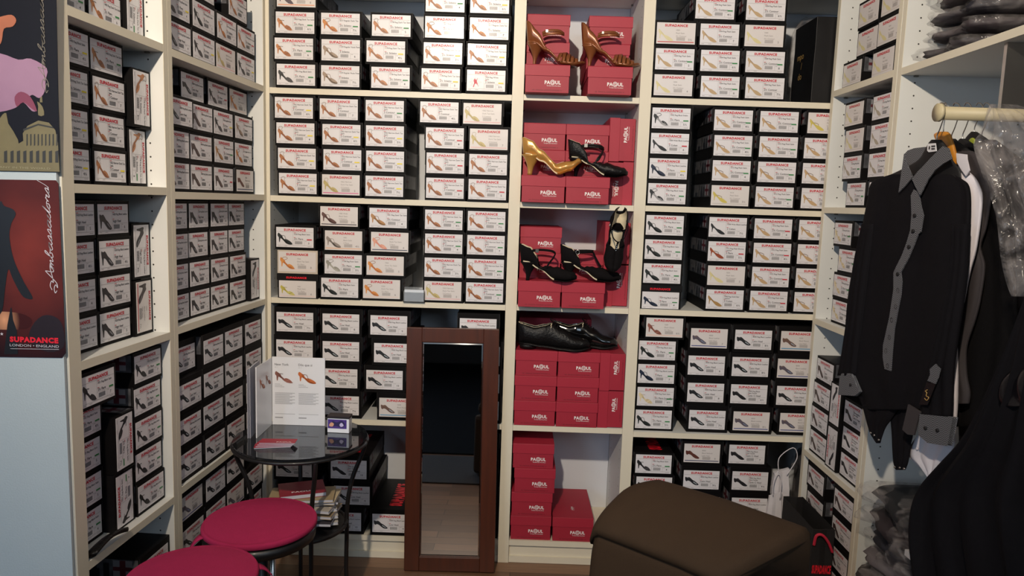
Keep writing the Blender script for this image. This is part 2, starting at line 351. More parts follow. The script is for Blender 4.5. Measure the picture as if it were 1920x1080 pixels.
def box_proto(kind, code, tagc, size, var, strip, topl):
    key = (kind, code, tagc, size, var % 4, strip, topl)
    if key in PROTO: return PROTO[key]
    W, H, D = BOXD[kind]
    if ('base', kind) not in PROTO:
        m = MB(); m.box((-W/2+.0012, 0, 0), (W/2-.0012, D-.001, H-.0015), black); PROTO[('base', kind)] = m
        m2 = MB(); t = .0012
        lz = H*.42
        m2.box((-W/2, .0006, H-.0014), (W/2, D, H), blacklid)
        m2.box((-W/2, .0006, lz), (-W/2+t, D, H-.0014), blacklid); m2.box((W/2-t, .0006, lz), (W/2, D, H-.0014), blacklid)
        m2.box((-W/2+t, D-t, lz), (W/2-t, D, H-.0014), blacklid)
        for sx in (-1, 1): m2.box((sx*W/2-(.0005 if sx > 0 else 0), .0, lz), (sx*W/2+(.0005 if sx < 0 else 0), .0008, H), edgem)
        PROTO[('lid', kind)] = m2
        m3 = MB(); skyline(m3, -W/2, .004, D-.03, lz+.002, H-.003, -1); PROTO[('art', kind)] = m3; m3 = MB(); skyline(m3, W/2, .004, D-.03, lz+.002, H-.003, 1); PROTO[('art2', kind)] = m3
    r = bpy.data.objects.new('shoe_box', None); COL.objects.link(r); r.empty_display_size = .03
    def mk(name, kk, par):
        mb = PROTO[kk]
        if isinstance(mb, MB): o = mb.build(name, par); PROTO[kk] = o.data; return o
        o = bpy.data.objects.new(name, mb); COL.objects.link(o); o.parent = par; return o
    mk('box_base', ('base', kind), r); lid = mk('lid', ('lid', kind), r); mk('printed_side', ('art', kind), lid); mk('printed_side', ('art2', kind), lid)
    if strip:
        sm = MB(); hz = H*.74
        sm.box((-W/2-.0015, -.0022, hz), (W/2+.0015, .0006, H), blacklid); sm.text('SUPADANCE', -.004, hz+.0055, .0086, redglow, -.0026, bold=.05, width=.5*W)
        sm.build('lid_front_lip', lid)
    if topl:
        tm = MB()
        TT = Matrix(((0,-1,0,W*.38),(0,0,1,0),(0,0,0,0),(0,0,0,1)))
        vs, fs, w0 = text_mesh('SUPADANCE', .06)
        k = (D*.72)/w0
        tm.add([(.030-v[1]*.055, .03+v[0]*k, H+.0004) for v in vs], [f[::-1] if False else f for f in fs], redglow)
        tm.build('lid_lettering', lid)
    s, b, p = label_mesh_data(code, tagc, size, var, strip)
    zc = H*.50 if kind == 'L' else H*.47
    if strip: zc = H*.37
    T = Matrix.Translation((-.001, -.0002, zc)) if not strip else Matrix.Translation((-.001, -.0002, zc))
    ls = s.build('label_card', r, T)
    if b:
        if 'brand' not in PROTO: bo = b.build('brand_name', ls); PROTO['brand'] = bo.data
        else: bo = bpy.data.objects.new('brand_name', PROTO['brand']); COL.objects.link(bo); bo.parent = ls
    p.build('shoe_picture', ls)
    PROTO[key] = r
    r['used'] = 0
    return r
def place_box(kind, code, tagc, size, var, strip, topl, M, label, group):
    pr = box_proto(kind, code, tagc, size, var, strip, topl)
    if pr['used'] == 0: o = pr; o['used'] = 1
    else: o = dup(pr)
    o.matrix_world = M
    return tag(o, label, 'shoe box', group)
# red boxes
RW, RH, RD = .138, .084, .25
def paoul(mb, x, z, h, m, y, T=None):
    """wordmark, x centre, z baseline"""
    w = h*4.6
    mb.text('PA', x-w*.5, z, h*1.35, m, y, bold=.035, align='LEFT', width=w*.34, T=T)
    mb.text('UL', x+w*.5, z, h*1.35, m, y, bold=.035, align='RIGHT', width=w*.34, T=T)
    c = (x-.01*w, z+h*.48)
    for r in (.62, .30): mb.stroke([(c[0]+h*r*math.cos(a*PI/10), c[1]+h*r*math.sin(a*PI/10)) for a in range(21)], h*.16, m, y, T=T)
    mb.stroke([(c[0]+h*.3, c[1]+h*.25), (c[0]+h*.3, c[1]-h*.4)], h*.14, m, y, T=T)
    mb.text('The Italian Dance Shoes Brand', x+w*.06, z-h*.62, h*.48, m, y, width=w*.86, T=T)
REDP = {}
def red_box(M, label, group, toplogo=False):
    if toplogo not in REDP:
        r = bpy.data.objects.new('red_shoe_box', None); COL.objects.link(r)
        a = MB(); a.box((-RW/2+.002, 0.002, 0), (RW/2-.002, RD-.002, RH-.002), redcard); base = a.build('box_base', r, bevel=.0008)
        l = MB(); t = .0015; lz = RH*.6
        l.box((-RW/2, 0, RH-t), (RW/2, RD, RH), redcardlid)
        for bb in (((-RW/2,0,lz),(RW/2,t,RH-t)),((-RW/2,RD-t,lz),(RW/2,RD,RH-t)),((-RW/2,t,lz),(-RW/2+t,RD-t,RH-t)),((RW/2-t,t,lz),(RW/2,RD-t,RH-t))): l.box(bb[0], bb[1], redcardlid)
        lid = l.build('lid', r, bevel=.0006)
        g = MB(); paoul(g, .017, .026, .0108, whiteink, .0015); g.text('45  PAOUL DANCE SHOES  6', 0, .006, .005, mat('ink_dark_red', (96, 16, 30), .6), .0015, width=.09); g.build('logo', base)
        if toplogo:
            g = MB(); vs = []
            tmp = MB(); paoul(tmp, 0, 0, .0066, whiteink, 0)
            g.add([(.0-v[2]*-1*-1+.005, .075+v[0]*-1, RH+.0004) for v in tmp.v], [f[::-1] for f in tmp.f], whiteink); g.build('lid_logo', lid)
        REDP[toplogo] = r; o = r
    else: o = dup(REDP[toplogo])
    o.matrix_world = M
    return tag(o, label, 'shoe box', group)
# ------------------------------------------------------------------ room shell
XR = 1.7763
wallblue = mat('wall_paint_pale_blue', (184, 194, 198), .7, var=.03, scale=8, bump=.08, bscale=300)
def slab(name, a, b, m):
    mb = MB(); mb.box(a, b, m); return struct(mb.build(name))
fm = bpy.data.materials.new('laminate_floor'); fm.use_nodes = True
nt = fm.node_tree; bs = nt.nodes['Principled BSDF']; tc = nt.nodes.new('ShaderNodeTexCoord')
bk = nt.nodes.new('ShaderNodeTexBrick'); bk.inputs['Scale'].default_value = 1; bk.inputs['Brick Width'].default_value = .55; bk.inputs['Row Height'].default_value = .065
bk.inputs['Color1'].default_value = lin((150, 112, 84)); bk.inputs['Color2'].default_value = lin((112, 80, 58)); bk.inputs['Mortar'].default_value = lin((60, 42, 32)); bk.inputs['Mortar Size'].default_value = .0012; bk.inputs['Bias'].default_value = 0
ns = nt.nodes.new('ShaderNodeTexNoise'); ns.inputs['Scale'].default_value = 9; mp = nt.nodes.new('ShaderNodeMapping'); mp.inputs['Scale'].default_value = (1, 14, 1)
mx = nt.nodes.new('ShaderNodeMix'); mx.data_type = 'RGBA'; mx.blend_type = 'MULTIPLY'; mx.inputs[0].default_value = .45
nt.links.new(tc.outputs['Object'], bk.inputs['Vector']); nt.links.new(tc.outputs['Object'], mp.inputs[0]); nt.links.new(mp.outputs[0], ns.inputs['Vector'])
nt.links.new(bk.outputs['Color'], mx.inputs[6]); nt.links.new(ns.outputs['Fac'], mx.inputs[7]); nt.links.new(mx.outputs[2], bs.inputs['Base Color']); bs.inputs['Roughness'].default_value = .38
slab('floor', (-1.4, -6, -.05), (2.5, .34, 0), fm)
slab('ceiling', (-1.4, -6, 2.45), (2.5, .34, 2.5), mat('ceiling_paint', (215, 212, 205), .8, var=.02))
slab('wall_back', (-.45, .305, 0), (2.5, .345, 2.45), wallblue)
slab('wall_left', (-.45, -.97, 0), (-.41, .30, 2.45), wallblue)
slab('wall_left_front', (-1.4, -6, 0), (-1.36, -1.0, 2.45), wallblue)
slab('wall_right', (2.42, -6, 0), (2.46, .30, 2.45), wallblue)
slab('wall_front', (-1.4, -6.0, 0), (2.5, -5.96, 2.45), mat('dark_hall_paint', (40, 38, 40), .8))
# ------------------------------------------------------------------ bookcases
class Unit:
    def __init__(s, name, label, org, ang, length, shelves, depth=.30, height=2.28, lp=.018, rp=.018, short=''):
        s.M = Matrix.Translation((org[0], org[1], 0)) @ Matrix.Rotation(ang, 4, 'Z'); s.L = length; s.sh = shelves; s.depth = depth; s.short = short
        s.Mi = s.M.inverted()
        r = thing(name, label, 'bookcase'); r.matrix_world = s.M; s.root = r
        for nm, x0, x1, sg in (('side_panel', -lp, 0, 1), ('side_panel', length, length+rp, -1)):
            mb = MB(); mb.box((x0, .0012, 0), (x1, depth, height), white_in); mb.box((x0, 0, 0), (x1, .0012, height), cream)
            o = mb.build(nm, r)
            h = MB(); xx = 0 if sg == 1 else length
            TT = Matrix(((0, 0, sg, xx+sg*.0002), (1, 0, 0, 0), (0, 1, 0, 0), (0, 0, 0, 1)))
            z = .14
            while z < height-.1:
                for yy in (.037, depth-.06):
                    n = 8; vs = [(xx+sg*.0004, yy+.0022*math.cos(2*PI*k/n), z+.0022*math.sin(2*PI*k/n)) for k in range(n)]
                    h.add(vs, [tuple(range(n)) if sg > 0 else tuple(range(n-1, -1, -1))], hole)
                z += .032
            h.build('peg_holes', o)['kind'] = 'stuff'
        for z in shelves:
            mb = MB(); mb.box((.0006, .0012, z-.018), (length-.0006, depth-.006, z), white_in if z != shelves[0] else cream); mb.box((.0006, 0, z-.018), (length-.0006, .0012, z), cream)
            o = mb.build('shelf', r)
            if z > .2:
                for xx, sg in ((0.0006, 1), (length-.0006, -1)):
                    for yy in (.037, depth-.06): pn = MB(); pn.box((min(xx, xx+sg*.006), yy-.005, z-.0222), (max(xx, xx+sg*.006), yy+.005, z-.0183), pin); pn.build('shelf_pin', o)
        mb = MB(); mb.box((0.001, depth-.005, .0), (length-.001, depth, height), backmat); mb.build('back_panel', r)
        mb = MB(); mb.box((0.001, .012, 0), (length-.001, .03, shelves[0]-.0182), cream); mb.box((0.001, .004, 0), (length-.001, .012, .022), cream); mb.build('plinth', r)
        mb = MB(); mb.box((.0006, 0, height-.018), (length-.0006, depth-.006, height), cream); mb.build('top_panel', r)
    def u_of_px(s, px, z, dy):
        lo, hi = -1.0, s.L+1.0
        # projection x is monotonic in u
        f = lambda u: proj(s.M @ Vector((u, dy, z)))[0]
        inc = f(s.L) > f(0)
        lo, hi = -.3, s.L+.3
        for _ in range(40):
            m = (lo+hi)/2
            if (f(m) < px) == inc: lo = m
            else: hi = m
        return (lo+hi)/2
    def z_of_px(s, px, py, dy=0):
        n = s.M.to_3x3() @ Vector((0, -1, 0)); p = s.M @ Vector((0, dy, 0)); return hit(px, py, p, n).z
ORD = ['lowest', 'second up', 'third up', 'fourth up', 'fifth up', 'sixth up']
SN = ['first', 'second', 'third', 'fourth', 'fifth', 'sixth']
ALLB = 0
def fill(U, zi, stacks, kind='L', dy=-.003, sx=1.0, shelfname='top', jit=.003, topl=False, hs=1.0, umax=None):
    """stacks: list of (list of (px, code, tag, size[, opts])), bottom to top"""
    global ALLB
    z0 = U.sh[zi]
    nst = len(stacks)
    maxr = max(len(st[1]) if isinstance(st, tuple) else len(st) for st in stacks)
    rows = {}
    for si, st in enumerate(stacks):
        k = kind
        if isinstance(st, tuple): k, st = st
        W, H, D = BOXD[k]; W *= sx
        nh = zi+1 < len(U.sh) and (U.sh[zi+1]-.018-z0-.0060)/(len(st)*H) or 1
        hk = min(hs, nh)
        for ri, b in enumerate(st):
            if b is None: continue
            opts = b[4] if len(b) > 4 else {}
            w_ = H*hs if False else W
            d = dy+opts.get('dy', 0)+random.uniform(-jit, jit)
            z = z0+.0006+ri*(H*hk+.0003)
            if opts.get('z') is not None: z = z0+opts['z']
            u = opts['u'] if 'u' in opts else U.u_of_px(b[0], z+H/2, d)
            rows.setdefault(ri, []).append([u, si, ri, k, b, d, z, W, opts, hk])
    for ri, rr in rows.items():
        rr.sort(key=lambda q: q[0])
        for _ in range(80):
            for i in range(len(rr)-1):
                need = (rr[i][7]+rr[i+1][7])/2+.0034; g = rr[i+1][0]-rr[i][0]
                if g < need: rr[i][0] -= (need-g)/2; rr[i+1][0] += (need-g)/2
            for q in rr:
                q[0] = min(max(q[0], q[7]/2+.0024), (umax or U.L)-q[7]/2-.0024) if not q[8].get('free') else q[0]
        for q in rr:
            u, si, ri_, k, b, d, z, W, opts, hk = q
            W0, H, D = BOXD[k]
            M = U.M @ Matrix.Translation((u, max(d, -.02) if not opts.get('out') else d, z)) @ Matrix.Rotation(opts.get('yaw', random.uniform(-.003, .003)), 4, 'Z') @ Matrix.Diagonal((sx, 1, hk, 1))
            words = TY[b[1]][4]
            top = ri == len(stacks[si][1] if isinstance(stacks[si], tuple) else stacks[si])-1
            pos = 'top' if top and ri > 0 else ORD[ri]
            lab = 'black box with %s, %s, %s stack, %s shelf, %s' % (words, pos, SN[si], shelfname, U.short)
            if opts.get('pale'): lab = lab.replace('black box', 'cream box')
            ob = place_box(k, b[1], b[2], b[3], ALLB*5 % 4, opts.get('strip', False), topl and top or opts.get('topl', False), M, lab, 'shoe boxes on the %s shelf of the %s' % (shelfname, U.short))
            if opts.get('pale'):
                pm_ = MB(); pm_.box((-W0/2+.001, -.00015, .001), (W0/2-.001, .0005, H-.002), mat('cream_card', (205, 192, 176), .6)); pm_.build('pale_front', ob)
            ALLB += 1
def upright(U, zi, lst, kind='L', shelfname='top', dy=0, sx=1.0, hx=1.0, uu=None):
    """boxes standing on end: (px, code, tag, size, up/down, zoff, side)"""
    global ALLB
    W, H, D = BOXD[kind]
    for i, (px, code, tg, size, turn, zoff, d) in enumerate(lst):
        z = U.sh[zi]+.0006+zoff
        u = U.u_of_px(px, z+W/2, d)
        u = min(max(u, H*hx/2+.002), U.L-H*hx/2-.002) if uu is None else uu
        # label top turned to the right (turn=1) or to the left (-1)
        M = U.M @ Matrix.Translation((u, d, z+W*sx/2)) @ Matrix.Rotation(turn*PI/2, 4, 'Y') @ Matrix.Translation((0, 0, -H*hx/2)) @ Matrix.Diagonal((sx, 1, hx, 1))
        lab = 'upended black box with %s, %s, %s shelf, %s' % (TY[code][4], ['lower', 'upper'][i] if len(lst) > 1 else 'standing alone', shelfname, U.short)
        place_box(kind, code, tg, size, ALLB % 4, False, False, M, lab, 'shoe boxes on the %s shelf of the %s' % (shelfname, U.short)); ALLB += 1
SH = [.080, .481, .882, 1.2125, 1.548, 1.913]
UL_ = Unit('bookcase', 'wide white bookcase behind the standing mirror and glass table', (.018, 0), 0, .764, [.080, .482, .8815, 1.211, 1.548, 1.913], short='mirror bookcase')
UC = Unit('bookcase', 'narrow white bookcase holding the red shoe boxes', (.818, 0), 0, .364, [.080, .4805, .883, 1.215, 1.551, 1.913], short='red bookcase')
UR = Unit('bookcase', 'white bookcase behind the brown armchair', (1.218, 0), 0, .764, [.080, .472, .8825, 1.2165, 1.5535, 1.913], short='armchair bookcase')
A = .0526; XL = .0069
ang = PI/2-math.atan(A)
def lorg(y): return (XL+A*y, y)
UF = Unit('bookcase', 'white bookcase on left wall in the corner beside the glass table', lorg(-.5576), ang, .540, [.080, .4635, .878, 1.212, 1.549, 1.915], depth=.318, rp=.016, short='corner bookcase')
UN = Unit('bookcase', 'white bookcase on left wall beside the two posters', lorg(-.926), ang, .331, [.080, .454, .872, 1.221, 1.5515, 1.915], depth=.318, lp=.034, short='poster bookcase')
UW = Unit('bookcase', 'white bookcase on right wall beside the hanging clothes', (XR, -.0247), -PI/2, .357, [.080, .4405, .8744, 1.229, 1.5865, 1.925], short='right bookcase')
# ---- left back bookcase
g, y_, r_, n_ = 'g', 'y', 'r', ''
fill(UL_, 4, [
 [(555.6,'bs',g,'5'),(551.7,'sl',g,'6'),(553.9,'sl',g,'6½'),(556,'bso',n_,'8',)],
 [(638.6,'nu',n_,'7½'),(639.5,'nu',n_,'6'),(639,'so',g,'7½')],
 [(732.8,'sa',g,'4'),(724,'sa',y_,'4½'),(734.3,'sa',g,'5')],
 [(826.8,'sa',y_,'5'),(831,'sa',y_,'3½'),(834,'so',n_,'6'),(835.4,'sa',g,'4')],
 [(912,'red',y_,'5½'),(913.7,'sa',y_,'6'),(918,'so',n_,'7'),(919,'sa',y_,'6½')]], shelfname='top', jit=.002)
fill(UL_, 3, [
 [(559,'wr',y_,'3½'),(557.3,'wr',y_,'4'),(554.6,'wr',y_,'4'),(551.7,'wr',y_,'6½')],
 [(639.8,'wrp',n_,'5'),(643.2,'wr',y_,'6'),(640.8,'wr',y_,'6½'),(635.9,'wr',n_,'7')],
 [(721.3,'wr',y_,'7½'),(722,'wr',y_,'7½'),(722.3,'wr',y_,'5½'),(722,'wr',g,'5½')],
 [(836.6,'wr',r_,'3'),(837,'wr',r_,'3½'),(834.6,'wr',r_,'4'),(824.4,'wr',n_,'4½')],
 [(916.4,'wr',r_,'5'),(916.9,'wr',n_,'6'),(917.4,'wro',n_,'7'),(905,'wro',n_,'7')]], shelfname='second')
fill(UL_, 2, [
 [(558.5,'go',n_,'6',{'strip':True}),(558,'to',n_,'8',{'pale':True}),(553.6,'tb',r_,'3')],
 [(638.3,'tb',n_,'5'),(645,'sv',g,'3½'),(644.7,'gt',n_,'4½'),(636.4,'br',n_,'3½')],
 [(715.4,'to',n_,'6'),(722,'to',n_,'5'),(731.3,'pk',n_,'4'),(728.4,'tt',n_,'4')],
 [(835.4,'wro',n_,'3'),(833,'wr',n_,'3½'),(835.6,'wr',g,'4'),(832.7,'wr',g,'4½')],
 [(913.2,'wr',g,'5'),(913.5,'wr',g,'6½'),(913.3,'wr',g,'7'),(915.2,'wr',g,'7½')]], shelfname='middle')
fill(UL_, 1, [
 [(560,'ml',n_,'7'),(557,'ml',n_,'6½'),(552.9,'ml',n_,'7'),(553.6,'ml',n_,'7½')],
 [(639.5,'ml',n_,'7½'),(635.4,'ml',n_,'7½'),(639.8,'ml',n_,'6'),(639.8,'ml',n_,'8')],
 [(745.5,'mb',n_,'9'),(721.5,'ml',n_,'10'),(736.2,'ml',n_,'9½'),(729.6,'ml',n_,'9')],
 [(905.5,'mb',n_,'9'),(905,'mb',n_,'10'),(903.5,'mb',n_,'8½'),(896.8,'ml',n_,'9')]], 'M', dy=.006, shelfname='fourth')
fill(UL_, 0, [
 [(556,'ml',n_,'7'),(559,'ml',n_,'8'),(551.6,'ml',n_,'7½')],
 [(644.3,'ml',n_,'10'),(660.4,'ml',n_,'9'),(654.3,'ms',n_,'10')],
 [(732,'ml',n_,'9')],
 [(898,'ml',n_,'8'),(900,'ml',n_,'8'),(896,'ml',n_,'9'),(898,'ml',n_,'9')]], 'M', dy=.006, shelfname='bottom', topl=True)
# ---- right back bookcase
fill(UR, 4, [
 [(1261.4,'fo',n_,'4'),(1265.3,'fc',g,'5'),(1268,'for',n_,'5½')],
 [(1350.4,'fc',g,'6'),(1350.4,'fc',g,'6½'),(1349.6,'fc',n_,'7'),(1341.5,'fc',g,'4½')],
 [(1434.3,'fc',n_,'7½'),(1435,'fc',g,'8'),(1433.5,'fo',n_,'5'),(1436.5,'fc',n_,'6½')]], dy=.004, shelfname='top')
fill(UR, 3, [
 [(1247.5,'zb',g,'5'),(1250,'nv',y_,'4½'),(1253.8,'bc',r_,'6'),(1258.5,'zb',g,'5½')],
 [(1369.2,'fbo',n_,'3½'),(1371.7,'fb',g,'4'),(1374.8,'fb',g,'4½'),(1375.6,'fb',g,'4½')],
 [(1452.3,'fb',g,'6'),(1456.7,'fb',g,'5½'),(1460,'fb',g,'5½'),(1461.3,'fb',g,'5')],
 [(1538,'fb',g,'7'),(1540.4,'fb',g,'6½'),(1544,'fb',g,'6'),(1551,'fbo',n_,'6')]], dy=.008, shelfname='second')
fill(UR, 2, [
 [(1234,'nv',g,'4',{'strip':True}),(1237.5,'tb',g,'4½'),(1240.5,'tb',g,'5'),(1244,'tb',g,'5½')],
 [(1359.3,'gd',n_,'6½'),(1362,'fo',n_,'5'),(1363,'bz',r_,'5½'),(1365,'bc',n_,'7½')],
 [(1441.4,'fb',r_,'3½'),(1445,'fb',r_,'4'),(1448,'fb',r_,'4½'),(1450,'fb',r_,'6')],
 [(1524,'fb',r_,'7'),(1527.4,'fb',r_,'6'),(1530.5,'fb',r_,'5'),(1533.5,'fb',r_,'6½')]], dy=.010, shelfname='middle')
fill(UR, 1, [
 ('L', [(1224,'tb',g,'5½'),(1229.3,'iv',g,'6½'),(1230.7,'nv',g,'7'),(1231.8,'tb',g,'6'),(1246.4,'ru',n_,'6½')]),
 ('M', [(1326.3,'m',n_,'7½'),(1323.5,'m',n_,'8'),(1325,'m',n_,'9'),(1330,'mo',n_,'7')]),
 ('M', [(1409,'mo',n_,'8½'),(1404.6,'ms',n_,'6½'),(1407.3,'m',n_,'8½'),(1413,'m',n_,'8½')]),
 ('M', [(1496.5,'mo',n_,'9'),(1490.7,'m',n_,'9'),(1492.5,'mo',n_,'9½'),(1498.8,'mb',n_,'10')])], dy=.018, shelfname='fourth')
fill(UR, 0, [
 ('L', [(1228,'tb',g,'5'),(1227,'tb',g,'4½'),(1226.5,'tb',g,'4½'),(1225.7,'bs',g,'4')]),
 ('M', [(1318,'m',n_,'9'),(1316,'m',n_,'9'),(1315.3,'m',n_,'9½'),(1316.7,'mn',n_,'9')]),
 ('M', [(1403,'m',n_,'8'),(1405,'m',n_,'8'),(1406.6,'ms',n_,'9½'),(1401,'ms',n_,'7')])], dy=.022, shelfname='bottom', topl=True)
# ---- left wall corner bookcase
fill(UF, 4, [
 [(330,'hp',n_,'4'),(331,'bs',y_,'4'),(333,'bs',n_,'4')],
 [(353.9,'bs',y_,'5'),(354,'tb',n_,'5'),(352,'bc',n_,'5')],
 [(403.5,'wro',n_,'5'),(398.6,'so',n_,'6')],
 [(451.4,'bs',y_,'5½'),(447.8,'sa',r_,'6'),(446,'sa',n_,'7')]], dy=.02, sx=.97, shelfname='top')
fill(UF, 3, [
 [(337,'cb',n_,'7'),(341.5,'cb',n_,'8'),(344.3,'m',n_,'8',{'dy':-.012})],
 [(369.7,'cb',n_,'8'),(365,'cb',n_,'7'),(366,'cb',n_,'9'),(361,'m',n_,'7',{'dy':.02})],
 [(406.3,'cb',r_,'6'),(406.6,'tt',g,'6'),(403,'bs',y_,'6½'),(409.5,'bs',r_,'5',{'dy':.02})],
 [(440.8,'mn',n_,'5'),(439.7,'so',n_,'5'),(439.7,'nu',n_,'5'),(446,'to',n_,'6',{'dy':.02})]], dy=.030, sx=.97, shelfname='second')
fill(UF, 2, [
 [(334,'hp',n_,'5'),(336,'hp',n_,'5'),(330,'hp',n_,'6'),(331.5,'hp',n_,'6')],
 [(366,'hp',n_,'6'),(369,'hp',n_,'6'),(370,'hp',n_,'6½'),(364.4,'hp',n_,'6')],
 [(405,'hp',n_,'6'),(409,'hp',n_,'7'),(409,'hp',n_,'7'),(406.7,'hp',n_,'6½')],
 [(439,'hp',n_,'7'),(445,'hp',n_,'7'),(446,'hp',n_,'7½'),(441,'hp',n_,'7')]], dy=.032, sx=.86, shelfname='middle', umax=.467)
upright(UF, 2, [(484,'hp',n_,'4',1,0,.018)], shelfname='middle', hx=.88, uu=.504)
fill(UF, 1, [
 [(356.6,'m',n_,'6'),(355,'m',n_,'6'),(353.7,'m',n_,'6'),(347,'m',n_,'6',{'dy':.015})],
 [(397,'m',n_,'7'),(393,'m',n_,'7'),(392.8,'m',n_,'7'),(394.4,'m',n_,'7')],
 [(433,'m',n_,'8'),(432.8,'m',n_,'8'),(431.5,'m',n_,'8'),(434.8,'m',n_,'8')],
 [(466,'m',n_,'9'),(465,'m',n_,'9'),(466,'m',n_,'9'),(467.8,'m',n_,'9')]], 'M', dy=.010, sx=.94, shelfname='fourth')
fill(UF, 0, [
 [(361,'m',n_,'6'),(359,'m',n_,'6'),(358,'m',n_,'7'),(358,'mo',n_,'7')],
 [(399,'m',n_,'7'),(398,'m',n_,'7'),(396,'m',n_,'7'),(396,'m',n_,'8')],
 [(434,'m',n_,'8'),(434,'m',n_,'8'),(434,'mo',n_,'8'),(434,'m',n_,'8')],
 [(468,'m',n_,'9'),(467,'m',n_,'9'),(467,'m',n_,'9')]], 'M', dy=.010, sx=.94, shelfname='bottom')
# ---- left wall poster bookcase
fill(UN, 4, [
 [(130,'sl',g,'4')],
 [(198.8,'sl',g,'6')]], dy=.045, sx=.90, shelfname='top', umax=.2505)
upright(UN, 4, [(249.5,'sa',g,'5',1,0,.042)], shelfname='top', hx=.95, uu=.2905)
fill(UN, 3, [
 [(133.6,'sa',y_,'4½'),(132,'sa',y_,'5'),(130,'sa',y_,'5½'),(146,'bs',y_,'4½')],
 [(203.5,'wr',y_,'6'),(202.5,'wr',n_,'4'),(204.6,'wr',n_,'7'),(204.6,'sl',g,'5')]], dy=.045, sx=.90, shelfname='second', umax=.2505)
upright(UN, 3, [(250,'sa',g,'6',1,0,.045),(257,'sa',n_,'5½',1,.1325,.032)], shelfname='second', hx=.95, uu=.2905)
fill(UN, 2, [
 [(158,'hp',n_,'4'),(160,'hp',n_,'4'),(160,'hp',n_,'4½'),(158,'hp',n_,'5')],
 [(216,'hp',n_,'5'),(216,'hp',n_,'5'),(214,'hp',n_,'4½'),(218.7,'hp',n_,'6')]], dy=.045, sx=.90, shelfname='middle', umax=.2505)
upright(UN, 2, [(262,'hpr',n_,'7½',1,0,.040),(260,'hp',n_,'5½',1,.1325,.042)], shelfname='middle', hx=.95, uu=.2905)
fill(UN, 1, [
 [(156,'ak',g,'4',{'u':.0625,'dy':.024}),(156,'ak',g,'5',{'u':.0625,'dy':.022}),(154,'ak',g,'5',{'u':.0625,'dy':.022}),(150,'ak',g,'4½',{'u':.0625,'dy':.022}),(162,'ak',g,'7',{'u':.0625,'dy':-.012})],
 [(272,'ak',g,'5',{'u':.267}),(262,'ak',g,'5½',{'u':.265}),(259,'ak',g,'6',{'u':.265}),(253,'ak',g,'6½',{'u':.265}),(250,'ak',g,'7',{'u':.265})]], dy=.022, sx=.90, shelfname='fourth', hs=.985)
upright(UN, 1, [(214,'ak',g,'7',-1,0,.022),(209,'ak',g,'7½',1,.1325,.018)], shelfname='fourth', hx=.94, uu=.1625)
fill(UN, 0, [
 [(165,'ak',n_,'5'),(165,'ak',n_,'5')],
 [(292,'zb',n_,'5'),(292,'zb',n_,'5'),(293,'zb',n_,'5')]], 'M', dy=.016, sx=.94, shelfname='bottom')
# ---- right wall bookcase
fill(UW, 4, [
 [(1598,'fo',n_,'4'),(1628,'fo',n_,'5'),(1633,'fo',n_,'6')],
 [(1656,'fo',n_,'7'),(1665.7,'fo',n_,'7'),(1671,'fo',n_,'7')]], dy=.02, sx=.96, shelfname='top')
fill(UW, 5, [[(1583,'fo',n_,'6',{'dy':-.03})]], dy=.0, shelfname='highest')
fill(UW, 3, [
 [(1604.6,'gc',g,'6'),(1597.6,'gc',g,'6'),(1602,'fo',n_,'6'),(1602,'fo',n_,'6')],
 [(1650,'gc',n_,'7'),(1648,'gc',n_,'7'),(1652,'gc',n_,'7'),(1656.5,'gc',n_,'7')]], dy=.024, sx=.94, shelfname='second')
fill(UW, 2, [
 [(1576,'iv',n_,'6'),(1579,'iv',g,'6'),(1588.5,'iv',g,'6'),(1580.7,'iv',g,'6')],
 [(1632,'iv',n_,'7'),(1634,'iv',n_,'7'),(1640,'iv',n_,'7'),(1636,'iv',n_,'7')]], dy=.022, sx=.94, shelfname='middle')
fill(UW, 1, [
 [(1534,'cb',n_,'8',{'u':.0665}),(1538.6,'cb',n_,'8',{'u':.0665}),(1538.6,'cb',n_,'8',{'u':.0665}),(1548,'cb',n_,'8',{'u':.068})],
 [(1590.4,'ms',n_,'9',{'u':.284}),(1593.7,'ms',n_,'9',{'u':.284}),(1599,'ms',n_,'9',{'u':.284})]], dy=.014, sx=.97, shelfname='fourth')
upright(UW, 1, [(1563,'ms',n_,'7',-1,0,.008),(1563,'ms',n_,'8',1,.1325,.008)], shelfname='fourth', hx=.96, uu=.1755)
fill(UW, 0, [
 [(1524,'cb',n_,'8'),(1526,'cb',n_,'8'),(1528,'cb',n_,'8'),(1530,'cb',n_,'8')],
 [(1572,'cb',n_,'9'),(1574,'cb',n_,'9'),(1578,'cb',n_,'9'),(1582,'cb',n_,'9')]], 'M', dy=.006, sx=.97, shelfname='bottom')
print('BOXES', ALLB)
# ---- red boxes
def redstack(zi, pxs, si, sname, dys, uf=None):
    for i, px in enumerate(pxs):
        z = UC.sh[zi]+.0006+i*(RH+.0003); d = dys[i]
        u = uf if uf else UC.u_of_px(px, z+RH/2, d)
        M = UC.M @ Matrix.Translation((u, d, z)) @ Matrix.Rotation(random.uniform(-.006, .006), 4, 'Z')
        REDQ.append([u, z, d, M, si, i, len(pxs), sname])
REDQ = []
def flush_red(sname, topl=()):
    for q in REDQ:   # keep neighbours apart
        pass
    for q in REDQ:
        u, z, d, M, si, i, n, sn = q
        u = min(max(u, RW/2+.002), UC.L-RW/2-.002)
        for p in REDQ:
            if p is not q and abs(p[1]-z) < .02 and p[4] != si:
                if si == 1: u = max(u, min(max(p[0], RW/2+.002), UC.L-RW/2-.002)+RW+.001)
        M = UC.M @ Matrix.Translation((u, d, z))
        pos = 'top' if i == n-1 and n > 1 else ORD[i]
        red_box(M, 'red box with white wordmark, %s in %s stack, %s shelf' % (pos, ['left', 'right'][si], sn), 'red shoe boxes on the %s shelf' % sn, (si, i) in topl)
    REDQ.clear()
